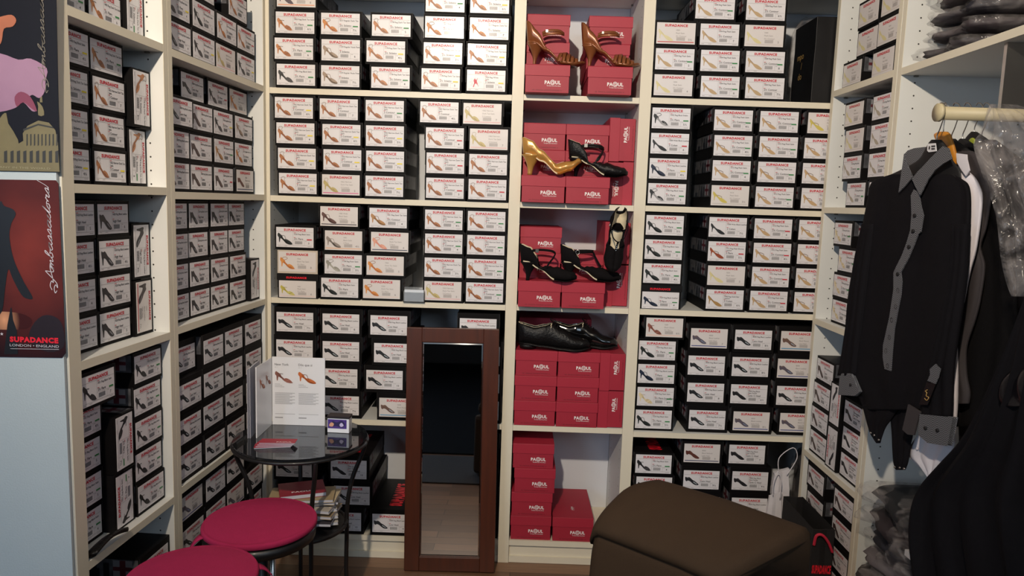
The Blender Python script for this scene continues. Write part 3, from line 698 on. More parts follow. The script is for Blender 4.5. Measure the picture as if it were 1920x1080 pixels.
def red_up(zi, px, zoff, d, turn, label, grp, k=1.0):
    z = UC.sh[zi]+.0006+zoff; u = UC.u_of_px(px, z+RW/2, d); u = .3208
    M = UC.M @ Matrix.Translation((u, d, z+RW*k/2)) @ Matrix.Rotation(turn*PI/2, 4, 'Y') @ Matrix.Translation((0, 0, -RH*.985/2)) @ Matrix.Diagonal((k, 1, .985, 1))
    red_box(M, label, grp)
redstack(4, [1024.7,1026.7,1027.4], 0, 'top', [-.045,.036,.036]); redstack(4, [1143.7,1139.8,1145.4], 1, 'top', [-.045,.036,.036]); flush_red('top')
redstack(3, [1015.7,1017.6,1019.4], 0, 'second', [-.038,.036,.036], .0705); redstack(3, [1100,1100.5,1102.4], 1, 'second', [-.038,.036,.036], .2095); flush_red('second')
red_up(3, 1166.5, 0, .036, 1, 'lower of two upended red boxes, second shelf of narrow bookcase', 'red shoe boxes on the second shelf')
red_up(3, 1171, .1385, .036, -1, 'upper of two upended red boxes, second shelf of narrow bookcase', 'red shoe boxes on the second shelf')
redstack(2, [1010,1011,1012.5], 0, 'middle', [-.042,.036,.036], .0705); redstack(2, [1093,1093], 1, 'middle', [-.042,.036], .2095); flush_red('middle')
red_up(2, 1154.4, 0, .034, -1, 'lower of two upended red boxes, middle shelf of narrow bookcase', 'red shoe boxes on the middle shelf')
red_up(2, 1159, .1385, .034, -1, 'upper of two upended red boxes behind hanging black shoe', 'red shoe boxes on the middle shelf')
redstack(1, [1001.8,1003.8,1006], 0, 'fourth', [.0,.0,.0], .0705); redstack(1, [1081.8,1084,1086.7], 1, 'fourth', [-.002,-.002,-.002], .2095); flush_red('fourth')
red_up(1, 1145.6, 0, .004, -1, 'lower of two upended red boxes, fourth shelf of narrow bookcase', 'red shoe boxes on the fourth shelf', .912)
red_up(1, 1149.3, .1262, .0, -1, 'upper of two upended red boxes, fourth shelf of narrow bookcase', 'red shoe boxes on the fourth shelf', .912)
z = UC.sh[1]+.0022+3*RH
red_box(Matrix.Translation((UC.M.translation.x+.012, .222, z)) @ Matrix.Rotation(-PI/2, 4, 'Z'), 'red box lying crosswise behind the black lace up shoes', 'red shoe boxes on the fourth shelf')
redstack(0, [995,997,1002.5,1000], 0, 'bottom', [.006,.004,.0,.002]); redstack(0, [1073.8], 1, 'bottom', [.004]); flush_red('bottom', {(1, 0)})
# ------------------------------------------------------------------ display shoes
lining = mat('shoe_lining_cream', (214, 200, 170), .6, var=.05)
bronze = mat('bronze_satin', (150, 88, 48), .32, metal=.25, var=.2, scale=18, col2=(112, 62, 34), coat=.2)
gold = mat('gold_satin', (206, 156, 84), .28, metal=.3, var=.2, scale=14, col2=(176, 122, 56), bump=.25, bscale=30, coat=.3)
blkl = mat('black_leather', (15, 13, 14), .45, var=.1, scale=40, bump=.25, bscale=160, spec=.3)
blks = mat('black_suede', (17, 14, 16), .92, var=.15, scale=80, spec=.15)
blkp = mat('black_patent', (12, 11, 12), .07, var=.05, coat=.8)
steel = mat('steel_buckle', (190, 188, 184), .22, metal=.95)
tansole = mat('suede_sole_tan', (150, 112, 72), .85, var=.1)
TOEUP = [0]
def sp(s, L, hh): return interp(s, [0, .12, .32, .62, .80, 1.0], [hh, hh*.97, hh*.66, .004 if TOEUP[0] else .006, .003+.012*TOEUP[0], .010+.032*TOEUP[0]])
def shell(mb, m, L, hh, ws, rs, os_, s0=0, s1=1, n=30, inset=0, T=None):
    """shoe upper: U sections along the last; os_ = lateral closing of the rim"""
    rings = []
    for i in range(n+1):
        s = s0+(s1-s0)*i/n
        z = sp(s, L, hh); ww = max(.0012, interp(s, *ws)-inset); r = max(.0012, interp(s, *rs)-inset*.5); o = interp(s, *os_)
        side = []
        P = [Vector((0, 0)), Vector((ww*1.08, 0)), Vector((ww*(1.06 if o > .5 else .98), r*(.75 if o > .3 else .98))), Vector((ww*o*.92, r))]
        for k in range(9):
            t = k/8; q = P[0]*(1-t)**3+P[1]*3*t*(1-t)**2+P[2]*3*t*t*(1-t)+P[3]*t**3
            side.append(q)
        x = s*L
        # heel counter leans back, toe rounds
        ring = [Vector((x-(.10*q.y if s < .15 else 0), q.x, z+inset+q.y)) for q in reversed(side)]+[Vector((x-(.10*q.y if s < .15 else 0), -q.x, z+inset+q.y)) for q in side[1:]]
        rings.append(ring)
    mb.loft(rings, m, cap=False, closed=False, T=T)
WS = ([0, .025, .1, .25, .45, .62, .75, .88, .96, 1.0], [.009, .018, .024, .026, .024, .034, .037, .031, .019, .003])
def insole(mb, m, L, hh, s0=.02, s1=.9, th=.0025, k=.93):
    rings = []
    for i in range(25):
        s = s0+(s1-s0)*i/24; ww = interp(s, *WS)*k; z = sp(s, L, hh)
        rings.append([Vector((s*L, -ww, z-.001)), Vector((s*L, ww, z-.001)), Vector((s*L, ww, z+th)), Vector((s*L, -ww, z+th))])
    mb.loft(rings, m)
def heel(mb, m, L, hh, tip=.0055, lean=.10):
    rings = []
    for i in range(11):
        t = i/10; z = hh*(1-t)*.985
        rx = .026*(1-t)**2.2+tip; ry = .021*(1-t)**2.0+tip; cx = .030+lean*.1*t*.6 if False else .028-.006*t
        rings.append([Vector((cx+rx*math.cos(a*PI/8), ry*math.sin(a*PI/8), z)) for a in range(16)])
    mb.loft(rings, m)
def strap(mb, pts, wd, m, up=(0, 0, 1), n=6):
    mb.tube(smooth_pts(pts, n), wd/2, m, n=6, sq=.22 if False else .9, up=up)
def band(mb, pts, wd, m, th=.0012):
    """flat band along 3D points, width along x"""
    P = smooth_pts(pts, 6); rings = []
    for p in P: rings.append([p+Vector((-wd/2, 0, 0)), p+Vector((wd/2, 0, 0)), p+Vector((wd/2, 0, th)), p+Vector((-wd/2, 0, th))])
    mb.loft(rings, m)
def vband(mb, pts, wd, m, th=.0015):
    """flat band whose width stands vertically"""
    P = smooth_pts(pts, 6); rings = []
    for i, p in enumerate(P):
        t = (P[min(i+1, len(P)-1)]-P[max(0, i-1)]).normalized(); q = t.cross(Vector((0, 0, 1)))
        q = q.normalized() if q.length > .05 else Vector((0, 1, 0)); u = q.cross(t).normalized()
        rings.append([p-u*wd/2-q*th/2, p+u*wd/2-q*th/2, p+u*wd/2+q*th/2, p-u*wd/2+q*th/2])
    mb.loft(rings, m)
def Mloc(p, rz=0, pitch=0): return Matrix.Translation(p) @ Matrix.Rotation(rz, 4, 'Z') @ Matrix.Rotation(pitch, 4, 'Y')
def sandal_shoe(M, label):
    t = thing('satin_sandal', label, 'shoe', group=None); t.matrix_world = M; L, hh = .180, .068
    mb = MB(); insole(mb, bronze, L, hh, 0, 1, .005, 1.0); mb.build('sole', t)
    mb = MB(); shell(mb, bronze, L, hh, WS, ([0, .03, .2, .33], [.066, .064, .034, .008]), ([0, 1], [.86, .95]), 0, .33, 16); mb.build('heel_counter', t, solid=.002)
    mb = MB(); heel(mb, bronze, L, hh, .0045); mb.build('heel', t)
    for i, (s, sk, h) in enumerate(((.60, .03, .034), (.66, .02, .036), (.72, .012, .033), (.78, .004, .028), (.84, -.004, .021))):
        w_ = interp(s, *WS); z = sp(s, L, hh); m = MB()
        for sg in (1, -1) if i % 2 == 0 else (1,):
            band(m, [(s*L-sk*sg*.4, -w_, z+.003), (s*L-sk*sg*.2, -w_*.8, z+h*.65), (s*L, 0, z+h), (s*L+sk*sg*.2, w_*.8, z+h*.65), (s*L+sk*sg*.4, w_, z+.003)], .011, bronze)
            break
        m.build('toe_strap', t)
    z0 = sp(.2, L, hh)+.040
    m = MB(); vband(m, [(.045, -.020, z0-.004), (.062, -.026, z0+.002), (.095, -.020, z0+.004), (.112, 0, z0-.002), (.095, .020, z0+.006), (.06, .024, z0+.004), (.045, .020, z0-.002)], .008, bronze); st = m.build('ankle_strap', t)
    m = MB(); m.box((.056, -.0285, z0-.002), (.062, -.0268, z0+.005), steel); m.build('buckle', st)
    return t
def court_shoe(M, label, m_, opn=False, name='court_shoe', straps='', L=.182, hh=.060, vamp=.60):
    t = thing(name, label, 'shoe'); t.matrix_world = M
    rs = ([0, .04, .15, .30, .45, .55, .65, .8, .93, 1], [.052, .050, .044, .034, .027, .028, .036, .030, .020, .008])
    if opn: rs = ([0, .04, .15, .28, .33, .38, .45, .54, .65, .8, .93, 1], [.056, .054, .048, .036, .006, .006, .020, .034, .040, .034, .024, .010])
    vamp = (.61 if hh < .05 else .55) if opn else vamp
    os_ = ([0, .45, vamp-.07, vamp, vamp+.04, 1], [.88, .96, .90, .25, 0, 0])
    mb = MB(); shell(mb, m_, L, hh, WS, rs, os_, 0, 1, 44); up = mb.build('upper', t, solid=.0016)
    mb = MB(); shell(mb, lining, L, hh, WS, rs, os_, .03, .28 if opn else .70, 30, inset=.0024); mb.build('lining', up)
    mb = MB(); insole(mb, lining, L, hh, .04, .60, .0035, .74 if opn else .66); ins = mb.build('insole', t)
    mb = MB(); mb.box((.012, -.008, 0), (.035, .008, .0006), redcard, Matrix.Translation((0, 0, sp(.12, L, hh)+.0042)) @ Matrix.Rotation(.25, 4, 'Y')); mb.build('insole_badge', ins)
    mb = MB(); insole(mb, gold if m_ is gold else blks, L, hh, .2, .98, -.0012, .80); mb.build('sole', t)
    mb = MB(); heel(mb, m_, L, hh, .0055 if m_ is not gold else .0075); mb.build('heel', t)
    z0 = sp(.22, L, hh)+.044
    if straps in ('ankle', 'cross'):
        m = MB(); vband(m, [(.030, -.019, z0), (.058, -.026, z0+.006), (.094, -.022, z0+.004), (.108, -.004, z0-.004), (.094, .020, z0+.002), (.055, .024, z0+.004), (.030, .018, z0)], .0065, m_); s1 = m.build('ankle_strap', t)
        m = MB(); m.box((.046, -.0300, z0-.002), (.056, -.0275, z0+.009), steel); m.build('buckle', s1)
        m = MB(); vband(m, [(.108, -.004, z0-.004), (.102, -.014, z0-.018), (.090, -.024, z0-.034), (.082, -.026, z0-.050)], .0055, m_); m.build('side_strap', t)
        if straps == 'cross':
            m = MB(); vband(m, [(.094, .020, z0), (.106, .006, z0-.008), (.098, -.018, z0-.030), (.088, -.025, z0-.044)], .0055, m_); m.build('side_strap', t)
    if straps == 'tbar':
        m = MB(); vband(m, [(.030, -.020, z0-.002), (.050, -.027, z0+.001), (.085, -.018, z0+.003), (.100, 0, z0+.003), (.085, .018, z0+.003), (.050, .026, z0+.001), (.030, .02, z0-.002)], .0095, m_); s1 = m.build('ankle_strap', t)
        m = MB(); m.tube([(.050+.006*math.cos(a*PI/6), -.0300, z0+.001+.007*math.sin(a*PI/6)) for a in range(13)], .0014, steel, 6); m.build('buckle', s1)
        m = MB(); m.tube(smooth_pts([(.100, 0, z0+.001), (.108, 0, z0-.016), (.120, 0, z0-.036), (.128, 0, z0-.046)], 5), .0032, m_, 6)
        st = m.build('t_bar', t)
        m = MB()
        for k in range(6): m.disc((.102+.0045*k, 0, z0-.004-.0078*k), .0016, .0038, steel, 8)
        m.build('crystals', st)
    return t
def on_box(px, z, y):
    """world x of pixel column at this height and depth"""
    lo, hi = 0, 2
    for _ in range(40):
        m = (lo+hi)/2
        if proj((m, y, z))[0] < px: lo = m
        else: hi = m
    return lo
zt = UC.sh[4]+RH+.0014
sandal_shoe(Mloc((on_box(988, zt, -.01), -.008, zt), -.05), 'bronze satin strappy sandal with wide strap, left of the two')
sandal_shoe(Mloc((on_box(1091, zt, -.01), -.008, zt), -.05), 'bronze satin strappy sandal with looped strap, right of the two')
zt = UC.sh[3]+RH+.0014
TOEUP[0] = 1
court_shoe(Mloc((on_box(980, zt, -.03), -.026, zt), -.08), 'gold satin court shoe with ruched side on red boxes', gold, L=.182, hh=.064)
TOEUP[0] = 0
court_shoe(Mloc((on_box(1066, zt, .0), .004, zt), -.08), 'shiny black leather heel with crossed ankle straps beside gold shoe', blkl, True, 'ankle_strap_shoe', 'cross', L=.186)
zt = UC.sh[2]+RH+.0014
court_shoe(Mloc((on_box(976, zt, -.01), -.030, zt), -.08), 'black suede heel with thin ankle strap, left of middle shelf', blks, True, 'ankle_strap_shoe', 'ankle', L=.178)
court_shoe(Mloc((on_box(1052, zt, -.01), .003, zt), -.07), 'black suede heel with jewelled T strap standing on lower red box', blks, True, 't_strap_shoe', 'tbar', L=.192)
# T strap shoe hanging toe down in front of the upended boxes
hx, hz = on_box(1156, 1.10, -.035), 1.128
Mh = Matrix.Translation((hx, -.010, UC.sh[2]+.300)) @ Matrix.Rotation(math.radians(4), 4, 'Y') @ Matrix(((0, 1, 0, 0), (0, 0, -1, 0), (-1, 0, 0, 0), (0, 0, 0, 1)))
court_shoe(Mh @ Matrix.Rotation(math.radians(-12), 4, 'Y'), 'black T strap shoe hanging toe down on upended red box', blks, True, 't_strap_shoe', 'tbar', L=.186, hh=.045)
def oxford(M, label, m_):
    t = thing('lace_up_shoe', label, 'shoe'); t.matrix_world = M; L = .235; hh = .018
    ws = ([0, .03, .1, .25, .42, .6, .75, .88, .96, 1.0], [.006, .018, .027, .030, .029, .036, .038, .031, .020, .004])
    rs = ([0, .05, .2, .35, .46, .6, .8, .93, 1], [.068, .064, .056, .066, .076, .060, .040, .029, .012])
    os_ = ([0, .34, .42, .47, 1], [.72, .70, .45, 0, 0])
    mb = MB(); shell(mb, m_, L, hh, ws, rs, os_, 0, 1, 44); up = mb.build('upper', t, solid=.002)
    mb = MB(); shell(mb, lining, L, hh, ws, rs, os_, .012, .5, 26, inset=.002); mb.build('lining', up)
    mb = MB(); rings = []
    for i in range(25):
        s = i/24; w_ = interp(s, *ws)*1.05; z = sp(s, L, hh)
        rings.append([Vector((s*L*1.01-.001, -w_, z-.003)), Vector((s*L*1.01-.001, w_, z-.003)), Vector((s*L*1.01-.001, w_, z+.001)), Vector((s*L*1.01-.001, -w_, z+.001))])
    mb.loft(rings, blkl); mb.build('sole', t)
    mb = MB(); mb.loft([[Vector((.030+.030*k*math.cos(a*PI/8), .026*k*math.sin(a*PI/8), z)) for a in range(16)] for z, k in ((0, .92), (.014, 1.0))], blkl); mb.build('heel', t)
    mb = MB()
    for k in range(5):
        x = L*(.46+.035*k); z = sp(x/L, L, hh)+interp(x/L, *rs)+.001
        mb.tube([(x, -.014, z-.003), (x+.003, 0, z+.002), (x+.001, .014, z-.003)], .0016, blkl, 6)
    x = L*.47; z = sp(.47, L, hh)+.078
    for sg in (1, -1): mb.tube(smooth_pts([(x, 0, z), (x-.010, sg*.012, z+.012), (x+.006, sg*.020, z+.006), (x+.004, sg*.004, z)], 5), .0012, blkl, 6)
    mb.build('laces', t)
    return t
zt = UC.sh[1]+3*RH+.0045
oxford(Mloc((on_box(973, zt, .01), .034, zt), -.06), 'matt black lace up shoe, left of the two on red boxes', blkl)
oxford(Mloc((on_box(1041, zt, .06), .102, zt), -.15) @ Matrix.Diagonal((.90, .92, .95, 1)), 'black patent lace up shoe with bright glints, right one', blkp)
# ------------------------------------------------------------------ standing mirror
wood = mat('mahogany_frame', (88, 38, 16), .4, col2=(54, 22, 10), scale=5, kind='noise', stretch=(14, 14, 1.2), coat=.35)
glassm = bpy.data.materials.new('mirror_silver'); glassm.use_nodes = True
_b = glassm.node_tree.nodes['Principled BSDF']; _b.inputs['Metallic'].default_value = 1; _b.inputs['Roughness'].default_value = .02
_n = glassm.node_tree.nodes.new('ShaderNodeTexNoise'); _n.inputs['Scale'].default_value = 3; _r = glassm.node_tree.nodes.new('ShaderNodeMapRange'); _r.inputs['To Min'].default_value = .015; _r.inputs['To Max'].default_value = .03
glassm.node_tree.links.new(_n.outputs['Fac'], _r.inputs[0]); glassm.node_tree.links.new(_r.outputs[0], _b.inputs['Roughness']); _b.inputs['Base Color'].default_value = (.8, .8, .8, 1)
B0 = hit(757, 1066, (0, 0, .004), (0, 0, 1)); B1 = hit(928, 1072, (0, 0, .004), (0, 0, 1))
T0 = hit(765, 611, (0, -.028, 0), (0, 1, 0)); T1 = hit(935, 619, (0, -.028, 0), (0, 1, 0))
bm_, tm_ = (B0+B1)/2, (T0+T1)/2
mx_ = Vector((1, 0, 0)); mz_ = (tm_-bm_); Hm = mz_.length; mz_.normalize(); my_ = mz_.cross(mx_).normalized(); mx_ = my_.cross(mz_)
Wm = ((B1-B0).length+(T1-T0).length)/2
MM = Matrix((mx_, my_, mz_)).transposed().to_4x4(); MM.translation = bm_
print('mirror', bm_, tm_, Wm, Hm)
t = thing('standing_mirror', 'tall mirror in dark red wooden frame leaning against the bookcase', 'mirror'); t.matrix_world = MM
bw = Wm*.165; bt = Hm*.058
for a, b in (((-Wm/2, -.011, 0), (-Wm/2+bw, .011, Hm)), ((Wm/2-bw, -.011, 0), (Wm/2, .011, Hm)), ((-Wm/2+bw, -.0105, 0), (Wm/2-bw, .0105, bt)), ((-Wm/2+bw, -.0105, Hm-bt), (Wm/2-bw, .0105, Hm))):
    mb = MB(); mb.box(a, b, wood); mb.build('frame_rail', t, bevel=.0015)
mb = MB(); x0, x1, z0, z1 = -Wm/2+bw, Wm/2-bw, bt, Hm-bt
mb.box((x0, -.004, z0), (x1, .004, z1), glassm); gl = mb.build('mirror_glass', t)
mb = MB(); e = .006
mb.add([(x0, -.0045, z0), (x1, -.0045, z0), (x1, -.0045, z1), (x0, -.0045, z1), (x0+e, -.0065, z0+e), (x1-e, -.0065, z0+e), (x1-e, -.0065, z1-e), (x0+e, -.0065, z1-e)], [(0, 1, 5, 4), (1, 2, 6, 5), (2, 3, 7, 6), (3, 0, 4, 7)], glassm); mb.build('bevelled_edge', gl)
# ------------------------------------------------------------------ glass table
iron = mat('black_iron', (20, 18, 19), .45, var=.1, scale=60, coat=.1)
tglass = mat('smoked_glass', (96, 100, 108), .03, var=.02, trans=.92, spec=.7)
ZT = .55
TC = hit(565, 819, (0, 0, ZT), (0, 0, 1))
TR = abs(hit(690, 819, (0, 0, ZT), (0, 0, 1)).x-hit(440, 819, (0, 0, ZT), (0, 0, 1)).x)/2
print('table', TC, TR)
t = thing('glass_table', 'round smoked glass side table with black iron legs', 'table', (TC.x, TC.y, 0))
mb = MB(); mb.disc((0, 0, ZT-.006), TR, .006, tglass, 64); mb.build('glass_top', t)
mb = MB(); mb.tube([(TR*1.0*math.cos(a*PI/32), TR*1.0*math.sin(a*PI/32), ZT-.011) for a in range(65)], .005, iron, 8); mb.build('rim', t)
SR = TR*.68; ZS = .300
mb = MB(); mb.disc((0, 0, ZS-.004), SR, .004, iron, 48); mb.tube([(SR*math.cos(a*PI/24), SR*math.sin(a*PI/24), ZS-.002) for a in range(49)], .006, iron, 8); mb.build('lower_shelf', t)
for az in (-62, 18, -168, 108):
    a = math.radians(az); c, s_ = math.cos(a), math.sin(a)
    pr = [(TR*.98, ZT-.014), (TR*.95, .50), (TR*.78, .42), (SR*1.03, .34), (SR*1.02, .25), (SR*1.02, .12), (SR*1.15, .05), (SR*1.42, .012), (SR*1.58, .0065)]
    mb = MB(); mb.tube([Vector((r*c, r*s_, z)) for r, z in smooth_pts([Vector((q[0], q[1], 0)) for q in pr], 6) and [(v.x, v.y) for v in smooth_pts([Vector((q[0], q[1], 0)) for q in pr], 6)]], .0062, iron, 8); mb.build('leg', t)
pageM = mat('glossy_page', (228, 228, 232), .25, var=.01, coat=.3)
pageB = mat('page_side', (196, 196, 206), .5, var=.02)
txtg = mat('print_text_grey', (150, 150, 154), .6, var=0)
def at_table(px, py, z=ZT): return hit(px, py, (0, 0, z), (0, 0, 1))
# open catalogue standing on the glass
A0 = at_table(511, 796); A1 = at_table(609, 799); A2 = at_table(482, 822)
pw = (A1-A0).length
n_up = (A1-A0).cross(Vector((0, 0, 1))).normalized()
ph = hit(506.4, 669, A0, n_up).z-ZT
t = thing('catalogue', 'white shoe catalogue standing open on the glass table', 'catalogue', (A0.x, A0.y, ZT+.0006))
def page(P0, P1, lean, name, th, shoes, heads, par, hk=1.0):
    d = (P1-P0); d.z = 0; W_ = d.length; ang_ = math.atan2(d.y, d.x)
    T = Matrix.Translation((P0.x-A0.x, P0.y-A0.y, 0)) @ Matrix.Rotation(ang_, 4, 'Z')
    mb = MB(); mb.box((0, 0, 0), (W_, th, ph*hk), pageM); o = mb.build(name, par, T)
    mb = MB(); s = W_/.145; yy = -.0004
    for k, (hd, x) in enumerate(heads):
        mb.text(hd, x*W_, ph*.875, .0095*s, ink, yy, align='LEFT', sx=.95); mb.text('abc 11', x*W_, ph*.845, .0036*s, txtg, yy, align='LEFT')
        for j in range(11): mb.rect(x*W_, ph*(.47-.016*j), (x+.38-.05*(j % 3))*W_, ph*(.476-.016*j), txtg, yy)
        for j in range(3): mb.rect(x*W_, ph*(.60-.02*j), (x+.1+.04*j)*W_, ph*(.605-.02*j), txtg, yy)
        mb.rect(x*W_, ph*.16, (x+.38)*W_, ph*.165, txtg, yy); mb.rect(x*W_, ph*.10, (x+.15)*W_, ph*.115, txtg, yy)
    mb.build('printed_text', o)
    mb = MB()
    for x, cols in shoes:
        for it in SHAPES['tbar' if cols[0][0] > 180 else 'flare']:
            m = pmat(cols[min(it[2] if it[0] == 'p' else it[3], 3)])
            if it[0] == 'p': mb.poly([(x*W_+q[0]*.33*W_, ph*.62+q[1]*.17*ph) for q in it[1]], m, yy-.0002*it[2])
            else: mb.stroke([(x*W_+q[0]*.33*W_, ph*.62+q[1]*.17*ph) for q in it[1]], it[2]*.33*W_, m, yy-.0008)
    mb.build('shoe_picture', o)
    return o
page(A0, A1, 0, 'right_page', .004, [(.06, ((132,86,76),(150,92,80),(90,60,56),(170,120,108))), (.50, ((196,104,52),(170,80,40),(120,70,50),(120,70,50)))], [('New York', .05), ('Dile que si', .50)], t)
page(A2, A0+Vector((-.001, 0, 0)), 0, 'left_page', .003, [(.2, ((190,110,70),(170,90,60),(120,70,50),(120,70,50))), (.6, ((150,90,70),(150,80,60),(110,60,50),(120,70,50)))], [], t, .985)
mb = MB(); d2 = (A0-A2).normalized(); T2 = Matrix.Translation((A2.x-A0.x-.012, A2.y-A0.y-.004, 0)) @ Matrix.Rotation(math.atan2(d2.y, d2.x)+.1, 4, 'Z')
for k in range(3): mb.box((0, .0035*k+.004, 0), ((A0-A2).length*(.8-.05*k), .0035*k+.0052, ph*(.975-.01*k)), pageB)
mb.build('loose_pages', t, T2)
# red booklets fanned on the glass
Rc = at_table(520, 836)
for k in range(4):
    zz = ZT+.0006+.0032*k
    o = thing('booklet', ['bottom', 'second', 'third', 'top'][k]+' red booklet of the small fan on glass table', 'booklet', (Rc.x-.010+.004*k, Rc.y-.004+.002*k, zz), .22-.05*k, 'red booklets on the glass table')
    mb = MB(); mb.box((-.046, -.016, .0002), (.046, .016, .0026), pageB); mb.build('pages', o)
    mb = MB(); mb.box((-.047, -.017, .0026), (.047, .017, .0030), redcard); cv = mb.build('cover', o)
    if k == 3:
        mb = MB(); TT = Matrix(((1,0,0,0),(0,0,1,0),(0,-1,0,0),(0,0,0,1)))
        tmp = MB(); tmp.text('PAOUL', .018, -.012, .0075, whiteink, 0, bold=.03, width=.040)
        mb.add([(v[0], v[2], .0032) for v in tmp.v], tmp.f, whiteink); mb.build('cover_print', cv)
# small card box with a photo on it
Pc = at_table(634, 812)
o = thing('card_box', 'small white box with purple photo at edge of glass table', 'box', (Pc.x, Pc.y, ZT+.0006), -.05)
w2, h2 = .031, .042
mb = MB(); mb.box((-w2, 0, 0), (w2, .03, h2), pageM); bb = mb.build('box_body', o, bevel=.001)
mb = MB(); mb.rect(-w2+.0015, h2*.30, w2*.78, h2*.92, pmat((74, 50, 130)), -.0006)
mb.poly(smooth_pts([(-.022, .018), (-.016, .034), (-.004, .030), (.010, .036), (.020, .026), (.012, .016), (-.006, .020)], 3, True), pmat((38, 26, 78)), -.0008)
mb.poly(smooth_pts([(-.026, .020), (-.020, .030), (-.012, .026), (-.016, .018)], 3, True), pmat((214, 160, 130)), -.0010); mb.poly(smooth_pts([(.004, .024), (.010, .030), (.016, .022), (.008, .018)], 3, True), pmat((200, 190, 226)), -.0010)
mb.build('photo_print', bb)
mb = MB(); mb.box((-w2-.001, -.002, h2), (w2+.001, .032, h2+.006), mat('dark_card', (34, 22, 24), .5)); mb.build('lid', o)
# small clear card holder on the middle shelf
u = UL_.u_of_px(776, .90, -.01)+.018
o = thing('card_holder', 'small clear plastic card holder at the front shelf edge', 'card holder', (u, -.012, UL_.sh[2]+.0006))
clear = mat('clear_plastic', (232, 236, 240), .08, var=.01, trans=.85, spec=.6)
mb = MB(); mb.box((-.035, 0, 0), (.035, .002, .032), clear); mb.box((-.035, 0, 0), (.035, .034, .0015), clear); mb.box((-.035, .03, 0), (.035, .032, .046), clear); mb.box((-.035, 0, 0), (-.0335, .032, .036), clear); mb.box((.0335, 0, 0), (.035, .032, .036), clear); mb.build('holder', o)
mb = MB(); mb.box((-.031, .004, .002), (.031, .018, .040), mat('white_cards', (214, 220, 228), .5, var=.03)); mb.build('cards', o)
# ------------------------------------------------------------------ magazines on the lower shelf of the table
cols = [(196,190,180),(70,66,72),(206,200,190),(160,140,110),(214,208,198),(188,180,170),(60,56,60),(204,186,150),(172,150,112),(150,26,48)]
names = ['grey', 'dark', 'white', 'buff', 'cream', 'pale', 'black', 'sand', 'brown', 'red']
z = ZS+.0062+.0005
for k, c in enumerate(cols):
    th = .009 if k < 9 else .012
    top = 'topmost red magazine of the untidy pile below glass table' if k == 9 else '%s magazine in the pile below glass table, %s up' % (names[k], ['lowest', 'second', 'third', 'fourth', 'fifth', 'sixth', 'seventh', 'eighth', 'ninth'][k])
    dx = random.uniform(-.012, .012) if k < 9 else -.02
    o = thing('magazine', top, 'magazine', (TC.x+.010+dx*.4, TC.y-.004+random.uniform(-.01, .01), z), random.uniform(-.25, .25)+.15, 'magazines below the glass table')
    wx = .086 if k < 9 else .060
    mb = MB(); mb.box((-wx, -.046, .001), (wx, .046, th-.001), pageB); mb.build('pages', o)
    mb = MB(); m = mat('mag_%s' % names[k], c, .4, var=.06); mb.box((-wx-.001, -.047, th-.001), (wx+.001, .047, th), m); mb.box((-wx-.001, -.047, 0), (wx+.001, .047, .001), m); mb.box((-wx-.0015, -.047, .001), (-wx, .047, th-.001), m); cv = mb.build('cover', o)
    if k == 9:
        tmp = MB(); tmp.text('PAOUL', 0, -.03, .012, whiteink, 0, bold=.03, width=.06); mb = MB(); mb.add([(v[0], v[2], th+.0003) for v in tmp.v], tmp.f, whiteink); mb.build('cover_print', cv)
    z += th+.0004
# ------------------------------------------------------------------ stools
pink = mat('pink_felt', (168, 38, 80), .9, var=.06, scale=60, bump=.15, bscale=400, spec=.2)
def stool(cx, cy, ztop, R, ties, label):
    P = hit(cx, cy, (0, 0, ztop), (0, 0, 1))
    t = thing('stool', label, 'stool', (P.x, P.y, 0), 0, None)
    mb = MB(); mb.loft([[Vector((r*math.cos(a*PI/24), r*math.sin(a*PI/24), z)) for a in range(48)] for r, z in ((R*.8, ztop-.050), (R*.97, ztop-.044), (R*.99, ztop-.024), (R*.9, ztop-.0185))], iron); mb.build('seat', t)
    mb = MB(); mb.loft([[Vector((r*math.cos(a*PI/24), r*math.sin(a*PI/24), z)) for a in range(48)] for r, z in ((R*.96, ztop-.018), (R*1.0, ztop-.014), (R*1.0, ztop-.006), (R*.975, ztop-.001), (R*.955, ztop-.0025), (R*.92, ztop-.001), (R*.5, ztop+.002), (R*.02, ztop+.003))], pink); cu = mb.build('cushion', t)
    for az in ties:
        a = math.radians(az); d = Vector((math.cos(a), math.sin(a), 0)); q = Vector((-d.y, d.x, 0)); mb = MB()
        rings = []
        for k in range(6):
            c = d*(R*.99+.006*k)+Vector((0, 0, ztop-.012-.0012*k*k)); w_ = .012-.0016*k
            rings.append([c-q*w_+Vector((0, 0, -.001)), c+q*w_+Vector((0, 0, -.001)), c+q*w_+Vector((0, 0, .002)), c-q*w_+Vector((0, 0, .002))])
        mb.loft(rings, pink); mb.build('cushion_tab', cu)
    mb = MB(); mb.tube([(0, 0, .02), (0, 0, ztop-.05)], .018, iron, 16); mb.build('column', t)
    mb = MB(); mb.tube([(.03, -.005, .10), (.03, -.005, ztop-.055)], .008, steel, 12); mb.build('chrome_lever', t)
    for k in range(4):
        a = math.radians(25+90*k); mb = MB(); mb.tube(smooth_pts([(.0, 0, .12), (.07*math.cos(a), .07*math.sin(a), .09), (R*.7*math.cos(a), R*.7*math.sin(a), .03), (R*.86*math.cos(a), R*.86*math.sin(a), .008)], 5), .008, iron, 8); mb.build('leg', t)
    return t
Pp = hit(488, 975, (0, 0, .45), (0, 0, 1)); e0 = hit(382, 975, (0, 0, .45), (0, 0, 1)); e1 = hit(594, 975, (0, 0, .45), (0, 0, 1)); print('stool R', (e1-e0).length/2, Pp)
stool(488, 973, .45, (e1-e0).length/2, (215,), 'black stool with pink felt cushion beside the glass table')
